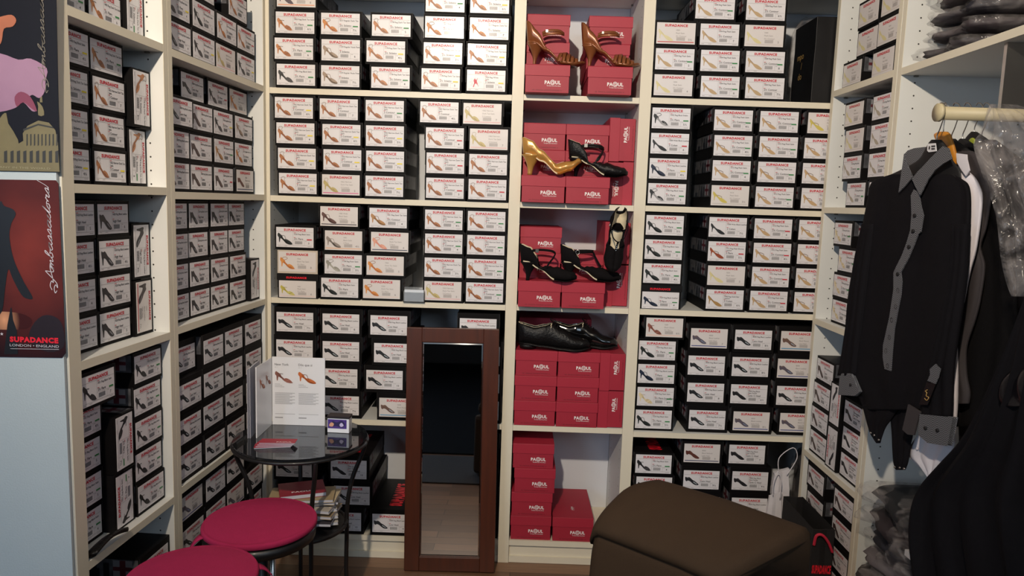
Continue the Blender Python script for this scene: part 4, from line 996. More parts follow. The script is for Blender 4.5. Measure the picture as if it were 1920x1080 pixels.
e0 = hit(236, 1078, (0, 0, .48), (0, 0, 1)); e1 = hit(482, 1078, (0, 0, .48), (0, 0, 1)); print('stool2 R', (e1-e0).length/2)
stool(359, 1076, .48, (e1-e0).length/2, (28,), 'nearest stool with pink felt cushion, cut off by bottom edge')
# ------------------------------------------------------------------ brown armchair
brown = mat('brown_stretch_cover', (66, 50, 36), .85, var=.07, scale=25, bump=.12, bscale=500, spec=.2)
ZA = .58
Q0 = hit(1238, 893, (0, 0, ZA), (0, 0, 1)); Q1 = hit(1522, 985, (0, 0, ZA), (0, 0, 1))
ax = (Q1-Q0); LA = ax.length; ax.normalize(); bx = Vector((ax.y, -ax.x, 0)); bx = -bx if bx.y > 0 else bx
print('chair', Q0, Q1, LA, bx)
t = thing('armchair', 'brown fabric covered armchair with rolled arm in front of bookcase', 'armchair', (Q0.x, Q0.y, 0))
prof = [(.0, .0), (.0, .30), (-.006, .46), (-.006, .552), (.004, .574), (.03, .581), (.08, .577), (.135, .562), (.180, .543), (.206, .523), (.214, .508), (.209, .495), (.199, .488), (.205, .460), (.216, .30), (.232, .0)]
PR = smooth_pts([Vector((p[0], p[1], 0)) for p in prof], 4)
def arm_ring(a, k, dz=0):
    cx_, cz_ = .14, .30
    out = []
    for p in PR:
        x = cx_+(p.x-cx_)*k; z = p.y if p.y < .1 else cz_+(p.y-cz_)*(k if p.y > cz_ else 1)+dz
        aa = a-(1.9*max(0, x)**2 if a > LA*.7 else 0)-(.040*min(1, max(0, x)/.09) if a < LA*.3 else 0)
        out.append(ax*aa+bx*x+Vector((0, 0, z)))
    return out
mb = MB(); mb.loft([arm_ring(-.006, .90, -.012), arm_ring(.002, .965, -.004), arm_ring(.016, .995), arm_ring(.05, 1.0), arm_ring(LA*.5, 1.0, .003), arm_ring(LA-.03, 1.0), arm_ring(LA-.008, .995), arm_ring(LA, .975, -.002), arm_ring(LA+.002, .94, -.008)], brown); mb.build('rolled_arm', t)
mb = MB(); mb.loft([[ax*a+bx*b+Vector((0, 0, z)) for a, b in ((.0, .24), (LA-.09, .24), (LA-.09, .80), (.0, .80))] for z in (.01, .30)], brown, smooth=False); mb.build('seat_base', t, bevel=.02)
mb = MB(); mb.loft([[ax*a+bx*b+Vector((0, 0, z)) for a, b in ((.01, .25), (LA-.10, .25), (LA-.10, .79), (.01, .79))] for z in (.305, .36)], brown, smooth=False); mb.build('seat_cushion', t, bevel=.02)
# ------------------------------------------------------------------ bags
cloth = mat('black_nonwoven', (20, 17, 19), .8, var=.1, scale=70, bump=.1, bscale=300)
def open_bag(name, label, cat, x0, x1, y0, y1, z0, z1, m, th=.002, flare=.0):
    t = thing(name, label, cat, ((x0+x1)/2, (y0+y1)/2, z0)); w_, d_ = (x1-x0)/2, (y1-y0)/2; h = z1-z0; mb = MB()
    rings = []
    for z, k in ((0, 1), (h*.3, 1.01), (h*.7, .99), (h, 1+flare), (h, (1+flare)*.97), (h*.5, .97), (.004, .97)):
        rings.append([Vector((w_*k*sx_, d_*k*sy_, z)) for sx_, sy_ in ((-1, -1), (-.3, -1.02), (.3, -.97), (1, -1), (1, 1), (.3, .97), (-.3, 1.02), (-1, 1))])
    mb.loft(rings, m, smooth=False); mb.build('bag_body', t, bevel=.003); return t
t = open_bag('carrier_bag', 'black carrier bag with pink cord and red lettering beside right bookcase', 'bag', 1.706, 1.770, -.30, -.06, .0006, .292, cloth)
mb = MB(); mb.text('SUPADANCE', -.028, .158, .034, redglow, -.1232, bold=.05, align='LEFT', width=.056); mb.build('lettering', t)
mb = MB(); mb.tube(smooth_pts([(-.028, -.124, .245), (-.026, -.130, .276), (-.010, -.132, .280), (.010, -.131, .258), (.026, -.127, .226)], 6), .0042, mat('pink_cord', (204, 36, 66), .7), 8); mb.tube(smooth_pts([(.004, -.127, .14), (-.006, -.127, .10), (-.02, -.126, .06)], 4), .003, mat('pink_cord', (204, 36, 66), .7), 8); mb.build('cord_handle', t)
# tall black paper bag on top shelf
gx = on_box(1527, 1.68, .002)
t = open_bag('paper_bag', 'tall glossy black paper bag with gold writing on top shelf', 'bag', gx, 1.975, .006, .18, UR.sh[4]+.0006, UR.sh[4]+.262, mat('glossy_black_paper', (14, 12, 13), .5, var=.1, spec=.3, bump=.15, bscale=9))
goldink = mat('gold_foil', (196, 158, 92), .45, metal=.1)
mb = MB()
for txt, zz, yy in (('mpo', .150, .0), ('/', .118, .012), ('do', .086, .004)):
    vs, fs, w0 = text_mesh(txt, 0); k = .030; xx = -(1.975-gx)/2-.0022
    mb.add([(xx, .02-yy-(v[0]-w0/2)*k, zz+v[1]*k) for v in vs], fs, goldink)
mb.build('gold_lettering', t)
# crumpled clear bag helper
film = bpy.data.materials.new('clear_film'); film.use_nodes = True
_nt = film.node_tree; _b = _nt.nodes['Principled BSDF']; _b.inputs['Base Color'].default_value = (.42, .38, .37, 1); _b.inputs['Roughness'].default_value = .16; _b.inputs['Alpha'].default_value = .22; _b.inputs['Specular IOR Level'].default_value = .9
_n = _nt.nodes.new('ShaderNodeTexNoise'); _n.inputs['Scale'].default_value = 14; _n.inputs['Detail'].default_value = 3; _n.inputs['Distortion'].default_value = 1.2
_bp = _nt.nodes.new('ShaderNodeBump'); _bp.inputs['Strength'].default_value = .9; _bp.inputs['Distance'].default_value = .02
_tc = _nt.nodes.new('ShaderNodeTexCoord'); _nt.links.new(_tc.outputs['Object'], _n.inputs['Vector']); _nt.links.new(_n.outputs['Fac'], _bp.inputs['Height']); _nt.links.new(_bp.outputs[0], _b.inputs['Normal'])
_rp = _nt.nodes.new('ShaderNodeMapRange'); _rp.inputs['From Min'].default_value = .4; _rp.inputs['From Max'].default_value = .7; _rp.inputs['To Min'].default_value = .05; _rp.inputs['To Max'].default_value = .42
_nt.links.new(_n.outputs['Fac'], _rp.inputs[0]); _nt.links.new(_rp.outputs[0], _b.inputs['Alpha'])
def hsh(*a):
    v = math.sin(sum(x*k for x, k in zip(a, (12.9898, 78.233, 37.719, 51.1))))*43758.5453; return v-math.floor(v)
def puffy(mb, m, sx_, sy_, sz_, seed, amp=.12, nx=14, ny=10, e=.35):
    """pillow slab with wrinkles: rings along x"""
    rings = []
    for i in range(nx+1):
        t_ = -1+2*i/nx; k = (1-abs(t_)**6)**.5 if abs(t_) < 1 else 0
        k = max(k, .25); ring = []
        for j in range(2*ny):
            a = 2*PI*j/(2*ny); c, s = math.cos(a), math.sin(a)
            r = 1+amp*(hsh(seed, i, j)-.5)+amp*.8*math.sin(5*t_+seed+3*c)
            ring.append(Vector((t_*sx_*(1+.02*hsh(seed, j)), sy_*math.copysign(abs(c)**e, c)*r*min(1, k*1.1), sz_*math.copysign(abs(s)**.7, s)*r*k)))
        rings.append(ring)
    mb.loft(rings, m)
t = thing('plastic_bag', 'crumpled clear plastic bag behind the tall black paper bag', 'bag', (gx+.085, .238, UR.sh[4]+.166)); mb = MB(); puffy(mb, film, .080, .026, .140, 3, .10); mb.build('film', t)
# white paper bags with string handles
wp = mat('white_kraft', (224, 220, 226), .6, var=.04, scale=10, bump=.25, bscale=18)
for k, (px, hh_, w_, lab) in enumerate(((1452, .190, .026, 'white paper bag with string handle, shorter front one'), (1462, .262, .032, 'white paper bag with string handle, taller one behind'))):
    x = on_box(px, .25, .01)+.010*k; d = -.018+.030*k
    t = thing('paper_bag', lab, 'bag', (x, d, UR.sh[0]+.0006), .1*k-.05, None)
    mb = MB(); rings = []
    for z, kx, ky in ((0, 1, 1), (hh_*.4, 1.0, .9), (hh_*.75, .86, .8), (hh_*.93, .74, .5), (hh_, .78, .42)):
        rings.append([Vector((w_*kx*a*(1+.05*hsh(k, z, a)), (.009 if k == 0 else .016)*ky*b+.028, z+(.008*a if z == hh_ else 0))) for a, b in ((-1, -1), (-.4, -1.2), (.1, -.8), (1, -1), (1, 1), (-1, 1))])
    mb.loft(rings, wp, smooth=False); mb.build('bag_body', t)
    mb = MB(); mb.tube(smooth_pts([(-w_*.5, .01, hh_), (-w_*.55, .01, hh_+.05), (-w_*.1+.03*k, .01, hh_+.085), (w_*.4+.03*k, .01, hh_+.05), (w_*.4, .01, hh_-.01)], 6), .0016, wp, 6); mb.build('string_handle', t)
darkcloth = mat('dark_folded_cloth', (30, 30, 38), .8, var=.2, scale=12)
t = thing('plastic_bag', 'clear plastic bag with dark contents beside white paper bags', 'bag', (1.875, .135, UR.sh[0]+.176)); mb = MB(); puffy(mb, film, .058, .070, .146, 9, .10); mb.build('film', t); mb = MB(); puffy(mb, darkcloth, .050, .06, .140, 12, .1); mb.build('contents', t)
# shoe horn
P = hit(200, 990, (0, 0, UN.sh[1]+.006), (0, 0, 1)); zz = UN.sh[1]
P0 = UN.M @ Vector((.010, .004, zz+.004)); P1 = UN.M @ Vector((.125, -.006, zz+.008))
t = thing('shoe_horn', 'curved black shoe horn lying on shelf of poster bookcase', 'shoe horn', P0)
rings = []
for i in range(13):
    s = i/12; c = (P1-P0)*s+Vector((0, 0, .012*math.sin(PI*s)+.004)); w_ = .013*(1-s)**.6+.003; q = Vector((1, 0, .3)).normalized()
    rings.append([c+q*w_*math.cos(a*PI/5)+Vector((0, 0, .006*math.sin(a*PI/5))) for a in range(10)])
mb = MB(); mb.loft(rings, blkl); mb.build('horn_blade', t)
# ------------------------------------------------------------------ wardrobe on the right wall
zs_ = hit(1691.4, 127, (0, -.421, 0), (0, 1, 0)).z
zs2 = hit(1691.4, 127, (XR, 0, 0), (1, 0, 0)).z
UV = Unit('wardrobe', 'open white wardrobe unit on right wall with shelf and clothes rod', (XR, -.4217), -PI/2, .86, [.080, zs2], depth=.37, short='wardrobe')
UV.root['category'] = 'wardrobe'
RY = -.80
R0 = hit(1762, 212, (0, RY, 0), (0, 1, 0))
print('wardrobe shelf', zs_, zs2, 'rod', R0, proj((XR, -.4217, zs2)))
t = thing('clothes_rod', 'beige clothes rod with round end cap below wardrobe shelf', 'clothes rod', (R0.x, RY, R0.z))
rodm = mat('beige_rod', (196, 182, 146), .5, var=.04)
mb = MB(); mb.tube([(0, 0, 0), (XR+.364-R0.x, 0, 0)], .0135, rodm, 20); mb.build('rod', t)
mb = MB(); mb.tube([(-.006, 0, .001), (.001, 0, .001)], .0185, rodm, 24); mb.build('end_cap', t)
mb = MB(); mb.box((.12, -.005, .0125), (.32, .005, zs2-.0183-R0.z), steel); mb.build('bracket', t)
# ------------------------------------------------------------------ garments
fabric_black = mat('black_jersey', (18, 16, 20), .85, var=.12, scale=40, bump=.1, bscale=350, spec=.15)
fabric_black2 = mat('black_wool', (20, 18, 19), .9, var=.12, scale=60, bump=.12, bscale=250, spec=.12)
fabric_grey = mat('grey_herringbone', (112, 112, 116), .6, scale=420, kind='weave', col2=(56, 56, 60), spec=.3)
fabric_greyd = mat('dark_grey_cloth', (58, 52, 54), .8, var=.1, scale=50)
fabric_white = mat('white_cotton', (226, 220, 226), .75, var=.03, scale=20, bump=.12, bscale=30)
satinb = mat('black_satin_trim', (22, 20, 24), .25, var=.2, scale=10, coat=.3)
beech = mat('varnished_beech', (204, 134, 44), .35, var=.12, scale=6, coat=.3)
velvet = mat('black_hanger', (16, 14, 16), .6)
NV = Vector((-.98, -.2, 0)).normalized()
def rowloft(mb, rows, P, m, th=.012, fold=.005, seed=0, nf=3.0, n=NV, N=36, steps=5, flat=.6):
    pts = []
    P = Vector(P)
    for r in rows: pts.append((hit(r[1], r[0], P, n), hit(r[2], r[0], P, n), r[3] if len(r) > 3 else 1.0))
    L = smooth_pts([p[0] for p in pts], steps); R = smooth_pts([p[1] for p in pts], steps); K = smooth_pts([Vector((p[2], 0, 0)) for p in pts], steps)
    rings = []
    for i in range(len(L)):
        c = (L[i]+R[i])/2; h = (R[i]-L[i])/2; k = K[i].x; tt = i/(len(L)-1); ring = []
        for j in range(N):
            a = 2*PI*j/N; cc, ss = math.cos(a), math.sin(a)
            f = fold*math.sin(nf*PI*cc+seed+1.2*math.sin(3*tt+seed))*min(1, tt*3+.25)+fold*.5*math.sin(nf*2.3*PI*cc+seed*2+tt*2)
            ring.append(c+h*cc+n*(th*k*math.copysign(abs(ss)**flat, ss)+(f if abs(cc) < .98 else 0)*(1 if ss > 0 else -.3)))
        rings.append(ring)
    mb.loft(rings, m)
    return mb
def rel(o_loc, mb):
    o = Vector(o_loc); mb.v = [tuple(Vector(v)-o) for v in mb.v]; return mb
def panel(mb, pp, P, off, m, th=.002, n=NV):
    P = Vector(P)+n*off; q = [hit(x, y, P, n) for x, y in pp]
    k = len(q); vs = [tuple(v) for v in q]+[tuple(v-n*th) for v in q]
    # orient front face towards n
    nn = Vector((0, 0, 0))
    for i in range(k): nn += (q[i]-q[0]).cross(q[(i+1) % k]-q[0])
    f = tuple(range(k)); fs = [f if nn.dot(n) > 0 else f[::-1], tuple(i+k for i in (f[::-1] if nn.dot(n) > 0 else f))]
    fs += [(i, i+k, (i+1) % k+k, (i+1) % k) for i in range(k)]
    mb.add(vs, fs, m)
    return mb
def dots(mb, pp, P, off, r, m, n=NV):
    P = Vector(P)+n*off
    for x, y in pp:
        c = hit(x, y, P, n); u = n.cross(Vector((0, 0, 1))).normalized(); v = Vector((0, 0, 1))
        mb.loft([[c+(u*math.cos(a*PI/6)+v*math.sin(a*PI/6))*rr+n*d for a in range(12)] for rr, d in ((r, -.001), (r, .0012), (r*.6, .0018))], m)
    return mb
def C1(l, sx_=3.375, ox=1560, oy=180): return [(ox+x/sx_, oy+y/sx_) for x, y in l]
def C2(l): return C1(l, 3.375, 1560, 440)
def C3(l): return C1(l, 2.842, 1560, 700)
def piece(name, parent, mb, **k):
    q = parent; off = Vector((0, 0, 0))
    while q: off = off+q.location; q = q.parent
    rel(off, mb); return mb.build(name, parent, **k)
def hanger(P, label, bottom, px_bar, m, kx=1.0, grp=None):
    """hook over the rod, shoulder bar below; bottom = pixel of hook foot"""
    P = Vector(P); bxp, byp = bottom; t = thing('clothes_hanger', label, 'hanger', hit(bxp, byp, P, NV), 0, grp)
    mb = MB(); yr = 212
    q = [(bxp, byp+3), (bxp+.2, byp-8), (bxp+6*kx, byp-22), (bxp+14*kx, yr+4), (bxp+17*kx, yr-8), (bxp+13*kx, yr-17), (bxp+7*kx, yr-19), (bxp+3*kx, yr-14)]
    mb.tube(smooth_pts([hit(x, y, P, NV) for x, y in q], 5), .0013, steel, 8); piece('hook', t, mb)
    mb = MB(); rowloft(mb, px_bar, P, m, th=.006, fold=0, flat=.8); piece('shoulder_bar', t, mb)
    return t
PS = Vector((1.735, RY, 0))
# --- front shirt
PA = PS; t = thing('black_shirt', 'black dance shirt with grey patterned collar, placket and cuffs, front of rod', 'shirt', hit(1760, 300, PA, NV))
mb = MB(); rowloft(mb, [(327,1672,1792,.5),(336,1646,1803,.8),(346,1634,1814),(370,1629,1819),(420,1619,1818),(500,1601,1812),(560,1591,1806),(630,1585,1796),(690,1577,1782),(722,1594,1760),(745,1612,1745,.9),(768,1620,1735,.8)], PA, fabric_black, .014, .004, 1.3); body = piece('body', t, mb)
mb = MB(); rowloft(mb, [(758,1617,1690),(785,1624,1672),(800,1628,1661,.8),(815,1633,1655,.6),(831,1644,1650,.3)], PA, fabric_black, .006, .002, .4); tl = piece('front_tail', t, mb)
mb = MB(); dots(mb, C3([(207,318),(226,330),(250,355)]), PA, .007, .0028, steel); piece('snap_button', tl, mb)
mb = MB(); rowloft(mb, [(752,1664,1745),(765,1668,1745),(790,1671,1716),(815,1673,1711),(840,1674,1706),(866,1676,1702),(881,1680,1697,.6)], PA-NV*.012, fabric_black, .006, .002, 2.1); tl = piece('back_tail', t, mb)
mb = MB(); dots(mb, C3([(335,500),(362,503),(385,508)]), PA, -.004, .0028, steel); piece('snap_button', tl, mb)
mb = MB(); rowloft(mb, [(420,1786,1817),(520,1780,1811),(640,1756,1794),(700,1739,1787),(740,1731,1786),(781,1726,1784)], PA+NV*.016, fabric_black, .011, .003, .2); piece('sleeve', t, mb)
mb = MB(); rowloft(mb, [(420,1619,1640),(500,1602,1630),(600,1589,1618),(660,1580,1610),(704,1572,1606)], PA+NV*.014, fabric_black, .010, .002, .9); piece('sleeve', t, mb)
mb = MB(); panel(mb, C3([(470,222),(632,238),(640,240),(612,382),(508,366),(462,325)]), PA, .034, fabric_grey, .012); cf = piece('cuff', t, mb, bevel=.002)
mb = MB(); dots(mb, C3([(497,292),(561,304)]), PA, .035, .0042, velvet); piece('cuff_button', cf, mb)
mb = MB(); panel(mb, C3([(405,165),(475,208),(462,225),(436,330),(402,326),(374,300)]), PA, .030, fabric_greyd, .004); piece('cuff_flap', t, mb)
mb = MB(); panel(mb, C3([(40,0),(30,115),(120,122),(146,98),(104,0)]), PA, .024, fabric_grey, .010); cf = piece('cuff', t, mb, bevel=.002)
mb = MB(); dots(mb, C3([(98,62)]), PA, .025, .0036, velvet); piece('cuff_button', cf, mb)
mb = MB()
strip = [(498,640),(548,640),(560,690),(578,742),(560,830),(545,880),(520,950),(492,1020),(468,1085)]
lft = [(516,590),(497,632),(500,700),(502,750),(492,850),(470,930),(440,1010),(405,1080)]
pl = C1([(516,592),(498,630),(500,700),(502,750),(494,850),(470,930),(440,1010),(406,1078)])+C2([(388,240),(388,345),(362,520),(322,700),(320,775),(332,850),(374,864),(380,745),(392,600),(412,490),(434,380),(440,300),(434,238),(482,150),(520,60),(542,0)])+C1([(560,860),(577,756),(562,700),(552,640),(550,612)])
panel(mb, pl, PA, .0195, fabric_grey, .003); pk = piece('placket', t, mb)
mb = MB(); dots(mb, C1([(522,757),(512,855),(486,955)])+C2([(415,250)]), PA, .021, .0044, velvet); piece('shirt_button', pk, mb)
mb = MB()
for x, y in C2([(416,352),(402,455),(376,540),(362,650),(340,735),(350,830)]):
    P_ = Vector(PA)+NV*.0205; mb.tube([hit(x+2.2*math.cos(a*PI/5), y+4.5*math.sin(a*PI/5), P_, NV) for a in range(11)], .0005, fabric_greyd, 5)
piece('buttonhole', pk, mb)
mb = MB(); panel(mb, C1([(458,368),(478,345),(520,330),(590,322),(650,330),(610,385),(560,440),(520,490),(470,450)]), PA, -.0075, fabric_grey, .002); piece('collar_band', t, mb)
mb = MB(); panel(mb, C1([(455,365),(448,420),(436,500),(420,612),(462,570),(508,512),(482,455),(462,405)]), PA, .024, fabric_grey, .003); piece('collar_leaf', t, mb)
mb = MB(); panel(mb, C1([(700,318),(735,330),(757,398),(700,430),(650,470),(605,530),(556,628),(530,580),(504,524),(540,480),(580,440),(630,385)]), PA, .026, fabric_grey, .003); piece('collar_leaf', t, mb)
mb = MB(); panel(mb, C2([(655,818),(686,850),(672,905),(655,945),(603,925),(620,885),(618,850)]), PA, .036, fabric_grey, .002); st = piece('sleeve_strap', t, mb)
mb = MB(); panel(mb, C2([(600,932),(656,945),(604,1078),(550,1075)]), PA, .037, satinb, .002); tp = piece('woven_tape', t, mb)
mb = MB(); P_ = Vector(PA)+NV*.039
mb.tube(smooth_pts([hit(x, y, P_, NV) for x, y in C2([(585,1035),(600,1048),(612,1030),(596,1020),(600,1000),(590,990),(604,982)])], 4), .0009, goldink, 5); piece('gold_emblem', tp, mb)
h = hanger(PA-NV*.001+Vector((0, 0, 0)), 'black plastic hanger with white size tag in the front shirt', (1757, 262), [(262,1748,1764),(268,1742,1770),(280,1735,1778),(300,1722,1786),(318,1690,1800),(334,1655,1803)], velvet)
mb = MB(); panel(mb, C1([(605,303),(652,300),(658,348),(612,354),(603,345)]), PA, .0095, mat('size_tag_white', (222, 220, 222), .5), .002); tg = piece('size_tag', h, mb, bevel=.0005)
mb = MB()
for r_ in ([(612,318),(620,318),(618,338),(610,338)],[(628,314),(652,312),(652,322),(628,324)],[(628,330),(650,329),(650,338),(628,340)]): panel(mb, C1(r_), PA, .0105, ink, .0005)
piece('tag_print', tg, mb)
# --- wooden hanger and white shirt
PB = PS+Vector((.037, 0, 0)); 
hanger(PB, 'varnished wooden hanger holding the white shirt', (1769, 246), [(247,1762,1776),(252,1752,1782),(262,1755,1786),(275,1766,1790),(290,1774,1794),(308,1782,1802)], beech, kx=.4)
t = thing('white_shirt', 'white shirt hanging on the wooden hanger behind the black shirt', 'shirt', hit(1800, 300, PB, NV))
mb = MB(); rowloft(mb, [(312,1760,1802,.5),(330,1740,1824),(350,1730,1836),(372,1725,1841),(420,1722,1837),(470,1718,1829),(510,1712,1818),(560,1700,1808),(640,1695,1791),(690,1695,1780)], PB, fabric_white, .012, .004, .5); piece('body', t, mb)
mb = MB(); panel(mb, C1([(785,362),(850,370),(852,400),(868,470),(845,506),(820,470),(790,420)]), PB, .018, fabric_white, .003); piece('collar_leaf', t, mb)
mb = MB(); rowloft(mb, [(640,1770,1792),(700,1776,1794),(770,1770,1793),(812,1726,1790),(838,1708,1789),(856,1706,1778),(872,1722,1766),(894,1742,1750,.5)], PB, fabric_white, .010, .003, 2.0); sl = piece('sleeve', t, mb)
mb = MB(); dots(mb, C3([(453,402)]), PB, .013, .003, fabric_white); piece('cuff_button', sl, mb)
# --- darker clothes behind
def cloth_thing(name, label, cat, P, rows, m, th, fold, seed, hb=None, hl=None, bar=None, grp=None, nf=3.0):
    t = thing(name, label, cat, hit(rows[0][1], rows[0][0], P, NV), 0, grp)
    mb = MB(); rowloft(mb, rows, P, m, th*.85, fold*.7, seed, nf); piece('body', t, mb)
    if hb: hanger(P, hl, hb, bar, velvet)
    return t
PC = PS+Vector((.074, 0, 0))
t = cloth_thing('grey_shirt', 'dark grey shirt hanging between the white shirt and black jackets', 'shirt', PC, [(283,1795,1822,.6),(292,1790,1838),(310,1786,1852),(335,1784,1862),(420,1784,1850),(462,1784,1838),(500,1780,1846),(560,1778,1838),(600,1770,1828),(650,1766,1812),(700,1760,1812),(735,1758,1818),(757,1760,1816)], fabric_greyd, .011, .003, .7,
    (1784, 262), 'black hanger inside the dark grey shirt', [(260,1780,1790),(268,1776,1800),(284,1772,1822)])
def bar(x, y): return [(y, x-3, x+4), (y+6, x-10, x+14), (y+14, x-16, x+26), (y+26, x-18, x+40)]
PD = PS+Vector((.109, 0, 0))
t = cloth_thing('black_jacket', 'black jacket with two shiny buttons next to the grey shirt', 'jacket', PD, [(276,1796,1828,.6),(290,1790,1850),(312,1786,1872),(350,1786,1886),(450,1790,1900),(560,1786,1906),(640,1780,1906),(740,1778,1880),(800,1780,1850)], fabric_black2, .013, .005, 1.9,
    (1805, 260), 'black hanger inside the jacket with shiny buttons', bar(1805, 260))
mb = MB(); P_ = PD+NV*.002; dots(mb, C1([(965,515),(992,572)]), P_, .018, .0048, satinb); piece('jacket_button', t, mb)
PE = PS+Vector((.145, 0, 0))
t = cloth_thing('black_coat', 'long black garment on the hanger with round green size disc', 'coat', PE, [(262,1822,1846,.6),(276,1812,1868),(300,1806,1892),(330,1800,1912),(420,1800,1936),(560,1800,1950),(700,1796,1950),(830,1800,1950)], fabric_black, .014, .006, .3,
    (1827, 248), 'black hanger with round green size disc', bar(1826, 247))
mb = MB(); dots(mb, C1([(886,290)]), PE, .016, .009, mat('green_size_disc', (150, 160, 50), .5)); piece('size_disc', t, mb)
PF = PS+Vector((.182, 0, 0))
cloth_thing('black_jacket', 'second black jacket, partly inside clear plastic at right edge', 'jacket', PF, [(262,1838,1866,.6),(280,1830,1890),(310,1824,1926),(360,1820,1950),(500,1826,1990),(700,1830,2000),(840,1834,2000)], fabric_black2, .013, .006, 1.1,
    (1841, 258), 'hanger of the second black jacket', bar(1841, 258))
PG = PS+Vector((-.012, 0, 0))
# satin cuffs hanging low
cuff = MB(); rowloft(cuff, [(628,1790,1806,.5),(645,1786,1848),(668,1778,1852),(684,1788,1856)], PS+Vector((.035, -.02, 0)), satinb, .011, .003, .3)
# big dress in front at lower right
PH = PS+Vector((-.038, 0, 0))
t = thing('black_dress', 'very wide black dress flaring out across the lower right corner', 'dress', hit(1900, 640, PH, NV))
mb = MB(); rowloft(mb, [(560,1925,1990,.8),(620,1902,2010),(700,1868,2040),(780,1830,2060),(830,1800,2080),(870,1765,2100),(911,1731,2120),(950,1716,2130),(1010,1712,2150),(1090,1722,2160)], PH, fabric_black, .018, .011, 1.0, nf=6.0, N=72); piece('skirt', t, mb)
mb = MB(); rowloft(mb, [(690,1905,1960,.6),(715,1882,1990),(745,1872,2010),(762,1880,2020)], PH, satinb, .022, .004, .6); piece('satin_band', t, mb)
# clear plastic over the garments at the top right
t = thing('garment_bag', 'clear crinkled garment bag hanging at the right edge below wardrobe shelf', 'garment bag', hit(1890, 230, PG, NV))
mb = MB(); rowloft(mb, [(196,1868,1900,.7),(215,1862,1950),(250,1850,2000),(272,1838,2010),(320,1852,2020),(400,1880,2030),(480,1890,2030),(525,1900,1990,.8),(556,1912,1945,.5)], PG, film, .022, .012, 2.4, nf=5.0, N=60); piece('film', t, mb)
# ------------------------------------------------------------------ folded garments in plastic
tones = [(44, 38, 44), (58, 48, 54), (34, 32, 42), (66, 56, 58), (40, 36, 50), (52, 42, 44)]
NM = ['lowest', 'second', 'third', 'fourth', 'fifth', 'sixth', 'seventh', 'topmost']
z = zs2+.001
for k in range(8):
    hz = .0145+.002*hsh(k, 3)
    t = thing('folded_garment', '%s dark folded garment in clear plastic on the wardrobe shelf' % NM[k]+(' stack' if k else ' stack'), 'folded garment', (XR+.165+.01*(hsh(k)-.5), -.4217-.145-.012*hsh(k, 1), z+hz*1.25), PI/2+.05*(hsh(k, 2)-.5), 'bagged garments on the wardrobe shelf')
    mb = MB(); puffy(mb, mat('bagged_cloth_%d' % (k % 6), tones[k % 6], .7, var=.2, scale=20), .105, .135, hz*.92, k+1, .10); mb.build('garment', t)
    mb = MB(); puffy(mb, film, .122, .152, hz*1.05, k+21, .14); mb.build('plastic_sleeve', t)
    z += hz*2.5
z = zs2+.001
for k in range(4):
    hz = .030
    t = thing('folded_garment', '%s bulky garment in clear plastic beside the wardrobe shelf stack' % ['lowest', 'second', 'third', 'topmost'][k], 'folded garment', (XR+.184, -.4217-.50, z+hz*1.25), PI/2+.04*(hsh(k, 9)-.5), 'bulky bagged garments on the wardrobe shelf')
    mb = MB(); puffy(mb, mat('bagged_cloth_%d' % ((k+3) % 6), tones[(k+3) % 6], .7, var=.2, scale=20), .155, .135, hz*.95, k+41, .10); mb.build('garment', t)
    mb = MB(); puffy(mb, film, .168, .148, hz*1.08, k+61, .16); mb.build('plastic_sleeve', t)
    z += hz*2.55
# heap on the wardrobe floor
z = UV.sh[0]+.001
tn = [(52, 50, 56), (70, 62, 64), (40, 34, 38), (60, 52, 50), (110, 102, 104), (30, 30, 40), (46, 36, 40), (24, 26, 30)]
for k in range(8):
    hz = .0205+.002*hsh(k, 5); 
    t = thing('folded_garment', '%s bagged garment of the slanting heap at wardrobe foot' % NM[k], 'folded garment', (XR+.128+.012*math.sin(k*1.7), -.4217-.215-.003*k, z+hz*1.3), PI/2+.10*(hsh(k, 7)-.5), 'bagged garments heaped at the wardrobe foot')
    mb = MB(); c = tn[k % 8]; puffy(mb, mat('heap_cloth_%d' % (k % 8), c, .7, var=.2, scale=16), .182, .154, hz*.95, k+80, .10); mb.build('garment', t)
    mb = MB(); puffy(mb, film, .195, .167, hz*1.06, k+120, .15); fo = mb.build('plastic_sleeve', t)
    if k == 6:
        mb = MB(); mb.box((-.10, .148, -.004), (-.075, .1705, .010), mat('small_white_tag', (210, 205, 205), .5)); mb.build('size_tag', fo)
    z += hz*2.62
